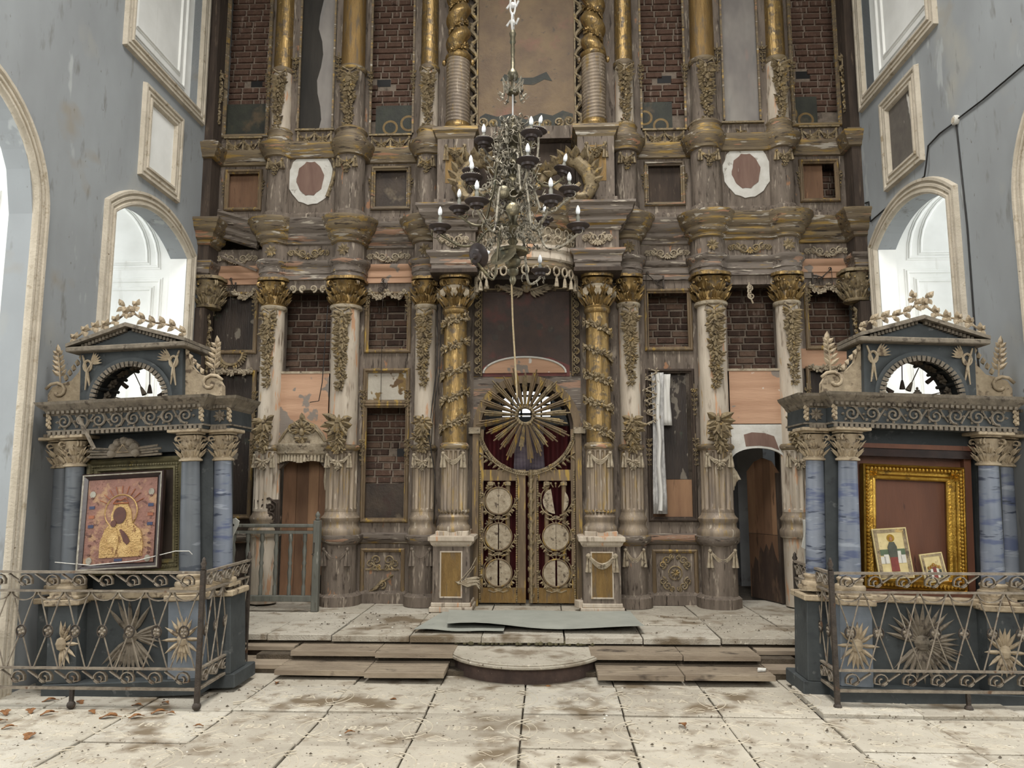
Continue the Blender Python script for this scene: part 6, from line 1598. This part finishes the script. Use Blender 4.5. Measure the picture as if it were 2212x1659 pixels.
# ============================================================ CHANDELIER
CHX, CHY = -.02, -4.0
ch = empty('chandelier', (CHX, CHY, 3.40), 'large tiered tarnished brass chandelier with dark drip pans and candle bulbs', 'chandelier')
def C_(nm, g, mat, parent=None, **kw): return mk(nm, g, mat, parent or ch, **kw)
prof = [(.004, 3.40), (.02, 3.42), (.03, 3.45), (.02, 3.48), (.045, 3.50), (.05, 3.53), (.03, 3.55), (.06, 3.575), (.07, 3.61), (.05, 3.645), (.03, 3.66), (.035, 3.67), (.125, 3.675), (.135, 3.70), (.05, 3.72), (.025, 3.74), (.045, 3.77), (.025, 3.80),
        (.09, 3.86), (.10, 3.88), (.05, 3.90), (.03, 3.95), (.05, 4.0), (.06, 4.04), (.03, 4.08), (.025, 4.16), (.09, 4.18), (.095, 4.20), (.03, 4.22), (.055, 4.27), (.06, 4.30), (.03, 4.34), (.025, 4.40), (.085, 4.42), (.09, 4.44), (.03, 4.46),
        (.045, 4.50), (.06, 4.54), (.045, 4.58), (.02, 4.61), (.08, 4.65), (.085, 4.67), (.02, 4.69), (.04, 4.73), (.045, 4.77), (.02, 4.80), (.03, 4.83), (.006, 4.86)]
C_('stem', G().lathe(CHX, CHY, prof, 24), m_brass, smooth=True)
C_('rod', G().tube([(CHX, CHY, 4.84), (CHX, CHY, 5.08)], .007, 6), m_chain)
g = G().lathe(CHX, CHY, [(.01, 5.05), (.05, 5.06), (.055, 5.08), (.02, 5.09), (.014, 5.12), (.014, 5.17), (.04, 5.19), (.048, 5.22), (.04, 5.25), (.018, 5.28), (.02, 5.36), (.014, 5.38), (.02, 5.45), (.014, 5.5), (.026, 5.52), (.02, 5.56), (.03, 5.6), (.012, 5.64)], 14)
C_('top_knop', g, m_brass, smooth=True)
def wirecurl(g, p, ang, L, dz, r=.006, n=9, curl=1.6):
    d = Vector((math.cos(ang), math.sin(ang), 0)); pts = []
    for i in range(n):
        t = i/(n-1); a = t*curl*PI; pts.append(Vector(p) + d*L*(t*.75 + .22*math.sin(a)) + Vector((0, 0, dz*math.sin(a*.8) - .0*t)))
    g.tube(pts, [r*(1.1-.5*i/(n-1)) for i in range(n)], 4)
    return pts[-1]
for k in range(9):       # crown of curls
    a = 2*PI*k/9; g = G(); e = wirecurl(g, (CHX, CHY, 5.08), a, .17, .06); wirecurl(g, (CHX+.05*math.cos(a), CHY+.05*math.sin(a), 5.10), a+.15, .10, .09, .005, 9, 2.2)
    g.blob(e, .014); g.leaf(e, (math.cos(a), math.sin(a), .6), (0, 0, 1), .04, .03, .5, .2)
    C_('crown_curl', g, m_wire)
for k in range(11):      # chain
    z = 5.62 + k*.16
    g = G()
    for j in range(1):
        ax = (1, 0) if k % 2 else (.3, .95)
        g.tube([(CHX+.022*math.cos(q*PI/5)*ax[0], CHY+.022*math.cos(q*PI/5)*ax[1], z+.08+.088*math.sin(q*PI/5)) for q in range(10)], .009, 5, True)
        if k in (0, 1, 2): g.blob((CHX, CHY, z+.08), .024, .024, .03, 7, 5); g.tube([(CHX-.05, CHY, z+.05), (CHX-.02, CHY, z+.10), (CHX+.03, CHY, z+.07), (CHX+.05, CHY, z+.12)], .011, 5)
    C_('chain_link', g, m_chain)
C_('hanging_rod', G().tube([(CHX, CHY, 7.38), (CHX, CHY, 11.2)], .010, 6), m_chain)
# pans: (x, y, z, pan radius, tier z, tilt)
PANS = [(-.605, -4.12, 3.855, .092, 3.86, 0), (.505, -4.25, 3.80, .092, 3.86, 0), (.20, -3.55, 3.64, .085, 3.86, 0), (-.28, -4.32, 3.56, .098, 3.84, 1),
        (-.27, -4.52, 3.91, .095, 4.19, 0), (.29, -4.52, 3.92, .095, 4.19, 0), (-.47, -3.95, 4.07, .088, 4.19, 0), (.44, -4.25, 4.10, .085, 4.19, 0), (.24, -3.5, 4.12, .085, 4.19, 0),
        (-.34, -4.22, 4.225, .090, 4.43, 0), (.115, -4.45, 4.255, .092, 4.43, 0), (-.395, -3.75, 4.48, .078, 4.43, 0), (.40, -3.82, 4.45, .080, 4.43, 2), (-.10, -3.5, 4.30, .08, 4.43, 0),
        (-.255, -4.1, 4.59, .082, 4.66, 0), (.14, -4.3, 4.55, .085, 4.66, 0), (.19, -3.7, 4.86, .078, 4.66, 2)]
rc = random.Random(77)
for i, (x, y, z, r, tz, tl) in enumerate(PANS):
    d = Vector((x-CHX, y-CHY, 0)); L = d.length; d.normalize(); q = Vector((-d.y, d.x, 0)); o = Vector((CHX, CHY, 0))
    P_ = lambda u, zz: tuple(o + d*u + Vector((0, 0, zz)))
    zl = min(tz, z) - .10
    pts = [P_(.03, tz), P_(L*.22, tz+.05), P_(L*.38, tz-.02), P_(L*.52, zl-.02), P_(L*.72, zl-.04), P_(L*.92, zl+.02), P_(L, (zl+z)/2), P_(L, z-.02)]
    sm = []
    for a in range(len(pts)-1):                      # Catmull-Rom for a smooth S arm
        p0, p1, p2, p3 = [Vector(pts[max(0, min(len(pts)-1, a+e))]) for e in (-1, 0, 1, 2)]
        for b in range(4):
            t = b/4; sm.append(.5*((2*p1) + (p2-p0)*t + (2*p0-5*p1+4*p2-p3)*t*t + (3*p1-p0-3*p2+p3)*t**3))
    sm.append(Vector(pts[-1]))
    g = G().tube(sm, .011, 6)
    for k in range(6):                               # wiry tendrils along the arm
        b = sm[4+k*4]; cu = rc.choice((-1, 1)); R_ = rc.uniform(.025, .05)
        g.tube([b + (d*math.cos(t*.8)*cu + Vector((0, 0, 1))*math.sin(t*.8) - d*cu)*R_*(1-.06*t) + q*.006*t*cu for t in range(8)], [.0066-.0005*t for t in range(8)], 4)
    arm = C_('arm', g, m_wire if i % 3 else m_brass, smooth='all')
    M4 = Matrix.Translation((x, y, z)) @ (Matrix.Rotation(1.15, 4, q.cross(Vector((0, 0, 1))).cross(Vector((0, 0, 1)))) if tl == 1 else Matrix.Rotation(.2, 4, 'Y') if tl == 2 else Matrix.Identity(4))
    pf = [(.012, -.055), (.02, -.045), (.026, -.035), (r*.55, -.032), (r*.58, -.012), (r*.95, .006), (r, .012), (r*.97, .018), (r*.5, .004), (.012, .004)]
    C_('drip_pan', G().lathe(0, 0, pf, 24).xf(M4), m_pan, arm, smooth=True)
    if i in (9, 7, 14, 15, 16, 11):
        g = G()
        for k in range(20): a = k*PI/10; g.leaf((r*.6*math.cos(a), r*.6*math.sin(a), .008), (math.cos(a+.8), math.sin(a+.8), .8), (0, 0, 1), .035, .03, .5, .3)
        g.lathe(0, 0, [(r*.62, .006), (r*.62, .018), (r*.5, .02)], 16)
        C_('pan_ruffle', g.xf(M4), m_wire, arm, kind='stuff')
    hs = .085 if i in (0, 1, 4, 5, 6) else .06
    C_('candle_sleeve', G().lathe(0, 0, [(.016, .0), (.016, hs), (.012, hs+.004), (.012, hs+.02)], 10).xf(M4), m_socket, arm, smooth=True)
    C_('bulb', G().lathe(0, 0, [(.009, hs+.02), (.016, hs+.032), (.0185, hs+.048), (.015, hs+.07), (.008, hs+.086), (.002, hs+.096)], 12).xf(M4), m_bulb, arm, smooth='all')
# filigree clusters around the stem
for tz, n, R0 in ((3.80, 9, .26), (4.0, 8, .24), (4.18, 10, .24), (4.34, 8, .20), (4.46, 10, .20), (4.62, 8, .16), (4.74, 9, .13)):
    for k in range(n):
        a = 2*PI*k/n + tz*3; g = G(); b = Vector((CHX, CHY, tz)); d = Vector((math.cos(a), math.sin(a), 0)); prev = b + d*.04
        main = [b + d*(.03 + R0*t/9) + Vector((0, 0, .07*math.sin(t*.75))) for t in range(10)]
        g.tube(main, [.006-.0003*t for t in range(10)], 4)
        for j in range(5):
            c = main[2+j]; rr_ = rc.uniform(.022, .048); w = Vector((rc.uniform(-.5, .5), rc.uniform(-.5, .5), 1)).normalized(); e = rc.choice((-1, 1)); ph = rc.uniform(0, 6)
            u2 = d if j % 2 else d.cross(Vector((0, 0, 1)))
            g.tube([c + (u2*(math.cos(ph+t*.75*e)-math.cos(ph)) + w*(math.sin(ph+t*.75*e)-math.sin(ph)))*rr_*(1-.05*t) for t in range(9)], .005, 4)
        for j in range(3): g.leaf(main[4+j*2], d + Vector((rc.uniform(-1, 1), rc.uniform(-1, 1), rc.uniform(-.5, 1))), (0, 0, 1), .045, .03, .4, .3)
        C_('filigree_branch', g, m_wire)
# dish with knob at the bottom, round bosses, rope with hook
g = G().lathe(0, 0, [(.005, 0), (.02, .0), (.10, .02), (.115, .028), (.10, .03), (.02, .012), (.005, .012)], 24).xf(Matrix.Translation((CHX-.06, CHY-.12, 3.60)) @ Matrix.Rotation(.9, 4, 'X') @ Matrix.Rotation(-.4, 4, 'Y'))
C_('loose_dish', g, m_brass, smooth=True)
for x, y, z in ((CHX+.01, CHY-.20, 3.97), (CHX-.07, CHY-.18, 4.12)):
    g = G().lathe(0, 0, [(.004, -.02), (.02, -.02), (.028, .0), (.045, .006), (.055, .02), (.045, .03), (.004, .034)], 20).xf(Matrix.Translation((x, y, z)) @ Matrix.Rotation(PI/2, 4, 'X')); g.tube([(x, y, z), (CHX, CHY, z-.02)], .01, 5)
    C_('boss', g, m_brass, smooth=True)
C_('pull_rope', G().tube([(CHX-.01, CHY, 3.42), (CHX, CHY, 3.1), (CHX+.02, CHY, 2.75), (CHX+.035, CHY, 2.48)], .007, 6), m_rope)
C_('rope_hook', G().tube([(CHX+.035, CHY, 2.50), (CHX+.05, CHY, 2.44), (CHX+.03, CHY, 2.40), (CHX+.0, CHY, 2.43), (CHX+.005, CHY, 2.49)], .005, 5), m_irondk)
# ============================================================ SMALLER THINGS
# wooden balustrade gate at left
bl = empty('balustrade', (-3.0, -.72, DZ), 'grey green wooden baluster rail with pointed newel before the left door', 'balustrade')
BX0, BX1, BYY = -3.55, -2.52, -.74
mk('handrail', G().box(BX0, BX1, BYY-.045, BYY+.045, 1.275, 1.315), m_bal, bl, bevel=.008); mk('under_rail', G().box(BX0, BX1, BYY-.03, BYY+.03, 1.20, 1.235), m_bal, bl)
mk('bottom_rail', G().box(BX0, BX1-.03, BYY-.035, BYY+.035, .40, .47), m_bal, bl, bevel=.006)
bp = [(.024, .47), (.024, .58), (.016, .60), (.018, .64), (.028, .74), (.018, .82), (.028, .85), (.018, .88), (.02, .92), (.028, 1.0), (.016, 1.08), (.018, 1.10), (.026, 1.12), (.026, 1.22)]
b0 = None
for k in range(6):
    x = BX1 - .16 - k*.175
    if b0 is None: b0 = mk('baluster', G().lathe(x, BYY, bp, 12), m_bal, bl, smooth=True)
    else:
        c = dup(b0, (x, BYY, WLD[b0].z), bl)
nw = mk('newel_post', G().box(BX1-.05, BX1+.03, BYY-.05, BYY+.04, DZ+.005, 1.36), m_bal, bl, bevel=.006)
mk('newel_finial', G().lathe(BX1-.01, BYY-.005, [(.02, 1.36), (.034, 1.375), (.016, 1.39), (.03, 1.41), (.028, 1.435), (.004, 1.47)], 12), m_bal, nw, smooth='all')
mk('latch', G().tube([(BX1-.03, BYY-.055, 1.10), (BX1-.03, BYY-.06, .98), (BX1-.05, BYY-.065, .96), (BX1-.03, BYY-.06, .95)], .007, 5), m_irondk, nw)
# white boarded stands leaning behind the shrines
for s, x, lab in ((-1, -2.97, 'whitewashed board stand with slanted holed arm beside the left shrine'), (1, 3.20, 'small whitewashed board end behind the right shrine columns')):
    y = -2.35 if s < 0 else -1.2
    w = empty('white_stand', (x, y, 0 if s < 0 else DZ), lab, 'stand')
    h = 1.36 if s < 0 else 1.40
    mk('upright', G().box(x-.07, x+.05, y-.03, y+.03, .0 if s < 0 else DZ+.01, h), m_whitewood, w, bevel=.004)
    arm = mk('slanted_arm', G().prism([(x-s*-.0-.12, h-.30), (x-.05, h-.34), (x+.12, h+.02), (x+.13, h+.07), (x+.09, h+.10), (x-.02, h+.06)], y-.055, y-.03, 'y'), m_whitewood, w)
    mk('hole_shade', disc(x+.06, h+.03, .028, .016, y-.055, .002, 14), m_black, arm)  # black disc on the arm imitates the shaded inside of its hole
# dark carved fragment on the floor behind the balustrade
g = G()
for k in range(4): cscroll(g, -3.36+.09*(k % 2), 1.38+.11*(k//2), -.30, .07, (-1)**k, 1, w=.016)
g.tube([(-3.48, -.30, 1.30), (-3.2, -.30, 1.30), (-3.2, -.30, 1.55), (-3.3, -.30, 1.62), (-3.45, -.3, 1.58)], .014, 5); g.box(-3.5, -3.16, -.29, -.26, 1.17, 1.6)
mk('carved_fragment', g, m_dark, label='dark carved scroll fragment standing left of the left door', cat='carving')
# electrical wiring on the right wall
XR = WX-.012
jb = empty('junction_box', (XR, -2.576, 5.433), 'round white junction box where the black cables meet on the right wall', 'junction box')
mk('box_body', G().lathe(0, 0, [(.05, 0), (.05, .03), (.04, .04)], 16).xf(Matrix.Translation((WX, -2.576, 5.433)) @ Matrix.Rotation(-PI/2, 4, 'Y')), m_white, jb, smooth=True)
mk('box_cap', G().lathe(0, 0, [(.03, .04), (.028, .046), (.004, .047)], 12).xf(Matrix.Translation((WX, -2.576, 5.433)) @ Matrix.Rotation(-PI/2, 4, 'Y')), m_trim, jb, smooth=True)
cable([(XR, -2.586, 5.433), (XR, -3.062, 5.402), (XR, -3.683, 5.391), (XR, -4.407, 5.381)], 'black cable climbing from the junction box along the right wall', .008)
cable([(XR, -2.545, 5.422), (XR, -2.255, 5.443), (XR, -2.006, 5.422), (XR-.03, -1.996, 5.215), (XR-.02, -1.924, 5.112), (XR, -1.303, 5.133), (XR, -0.475, 5.112), (XR, -0.454, 5.381), (XR, -0.35, 5.402)], 'black cable sagging under the grey panel on the right wall', .009)
cable([(XR, -2.576, 5.391), (XR, -2.627, 4.284), (XR, -2.617, 3.332), (XR, -2.648, 2.421)], 'black cable running straight down beside the right window', .008)
# bottle and dust on the right shrine roof
b = empty('small_urn', loc2w(SRX, SRY, RR, (.16, .30, 2.556)), 'little grey urn standing inside the arch of the right shrine', 'urn', local=True)
mk('urn_body', G().lathe(0, 0, [(.03, 0), (.035, .02), (.035, .07), (.028, .08), (.014, .085)], 12), m_creamdk, b, smooth=True); mk('urn_lid', G().lathe(0, 0, [(.022, .085), (.022, .095), (.008, .10), (.012, .115), (.002, .125)], 10), m_creamdk, b, smooth=True)
# dry leaves
rv = random.Random(33)
def dryleaf(x, y, z, L, a, lab):
    g = G(); n = 7; top = []; 
    for i in range(n):
        t = i/(n-1); w = .30*L*math.sin(PI*min(.98, t+.03))*(1.25 if i % 2 else .8); top.append((t, w))
    vs = []
    for t, w in top:
        for e in (-1, 0, 1): vs.append((L*(t-.5), e*w, .010 + .35*L*abs(e)*.35*math.sin(t*3+1) + .08*L*math.sin(t*PI)))
    k = len(vs); vs += [(p[0], p[1], p[2]-.002) for p in vs]; fs = []
    for i in range(n-1):
        for e in range(2): q = i*3+e; fs += [(q, q+1, q+4, q+3), (q+k, q+3+k, q+4+k, q+1+k)]
    g.add(vs, fs); g.tube([(-L*.5, 0, .012), (-L*.75, .01, .008)], .0025, 4)
    g.xf(Matrix.Translation((x, y, z)) @ Matrix.Rotation(a, 4, 'Z'))
    return mk('dry_leaf', g, m_leaf, label=lab, cat='leaf', group='dry leaves on the floor')
LV = [(-3.15, -4.02, .13), (-2.95, -4.0, .09), (-3.45, -4.5, .12), (-3.55, -4.75, .09), (-3.68, -3.95, .10), (-3.85, -3.9, .10), (-4.02, -3.95, .11), (-3.9, -4.15, .08), (-3.75, -4.3, .08), (-2.83, -3.88, .10), (-2.72, -3.9, .07), (-3.35, -3.9, .08), (-3.1, -3.7, .08), (-2.9, -3.62, .08), (-3.6, -3.65, .09), (-3.9, -3.6, .1), (-2.2, -2.95, .08), (1.25, -4.02, .10), (-1.05, -3.45, .07), (-2.35, -4.2, .06), (-1.2, -4.3, .06), (.25, -2.98, .06)]
for i, (x, y, L) in enumerate(LV):
    lab = {16: 'brown dry leaf at the left foot of the lower step', 17: 'single brown dry leaf on the paving right of the centre line', 18: 'small dry leaf on the paving left of the half-round step',
           19: 'small dry leaf on the open paving nearest the left railing corner', 20: 'small dry leaf in the left centre foreground paving', 21: 'tiny dry leaf just before the half-round step',
           0: 'largest curled dry leaf beside the middle foot of the left railing', 2: 'large brown dry leaf in the far left foreground', 3: 'brown dry leaf lowest in the far left foreground'}
    dryleaf(x, y, .004, L, rv.uniform(0, 6), lab.get(i, 'curled brown dry leaf strewn along the left railing'))
# crumbs of plaster and dirt scattered on the paving
for nm, mt, n, zf, lab in (('plaster_crumbs', m_debris, 240, .0, 'scattered white plaster crumbs on the paving'), ('dirt_crumbs', m_dirt, 900, .0, 'scattered dark dirt crumbs on the paving')):
    g = G()
    for k in range(n):
        if k % 3: x, y, z = rv.uniform(-3.8, 3.8), -2.95 - 3*rv.random()**1.5, .004
        else: x, y, z = rv.uniform(-2.4, 2.9), rv.uniform(-1.95, -.8), DZ+.004
        r = rv.uniform(.004, .011)*(1.2 if nm[0] == 'd' else .9)*rv.choice((.6, .8, 1, 1.3))
        g.add([(x-r, y, z), (x, y-r*.8, z), (x+r, y+.2*r, z), (x, y+r, z), (x, y, z+r*.8)], [(0,1,4),(1,2,4),(2,3,4),(3,0,4)])
    mk(nm, g, mt, label=lab, cat='debris', kind='stuff')
mk('paper_scrap', G().prism([(2.16, -2.72), (2.24, -2.70), (2.26, -2.64), (2.19, -2.62)], .10, .115, 'z'), m_debris, label='white paper scrap on the right end of the lower step', cat='scrap')
# rubble line along the ambo back
g = G()
for k in range(70):
    x = -.7+1.4*rv.random(); r = rv.uniform(.012, .03); g.blob((x, -2.06+rv.uniform(-.03, .02), .19+r*.5), r, r, r*.8, 5, 3)
mk('moss_rubble', g, M('mossy_rubble', (104,98,72), (80,76,58), 20, U, rough=.95), label='mossy rubble packed behind the half-round step', cat='rubble', kind='stuff')
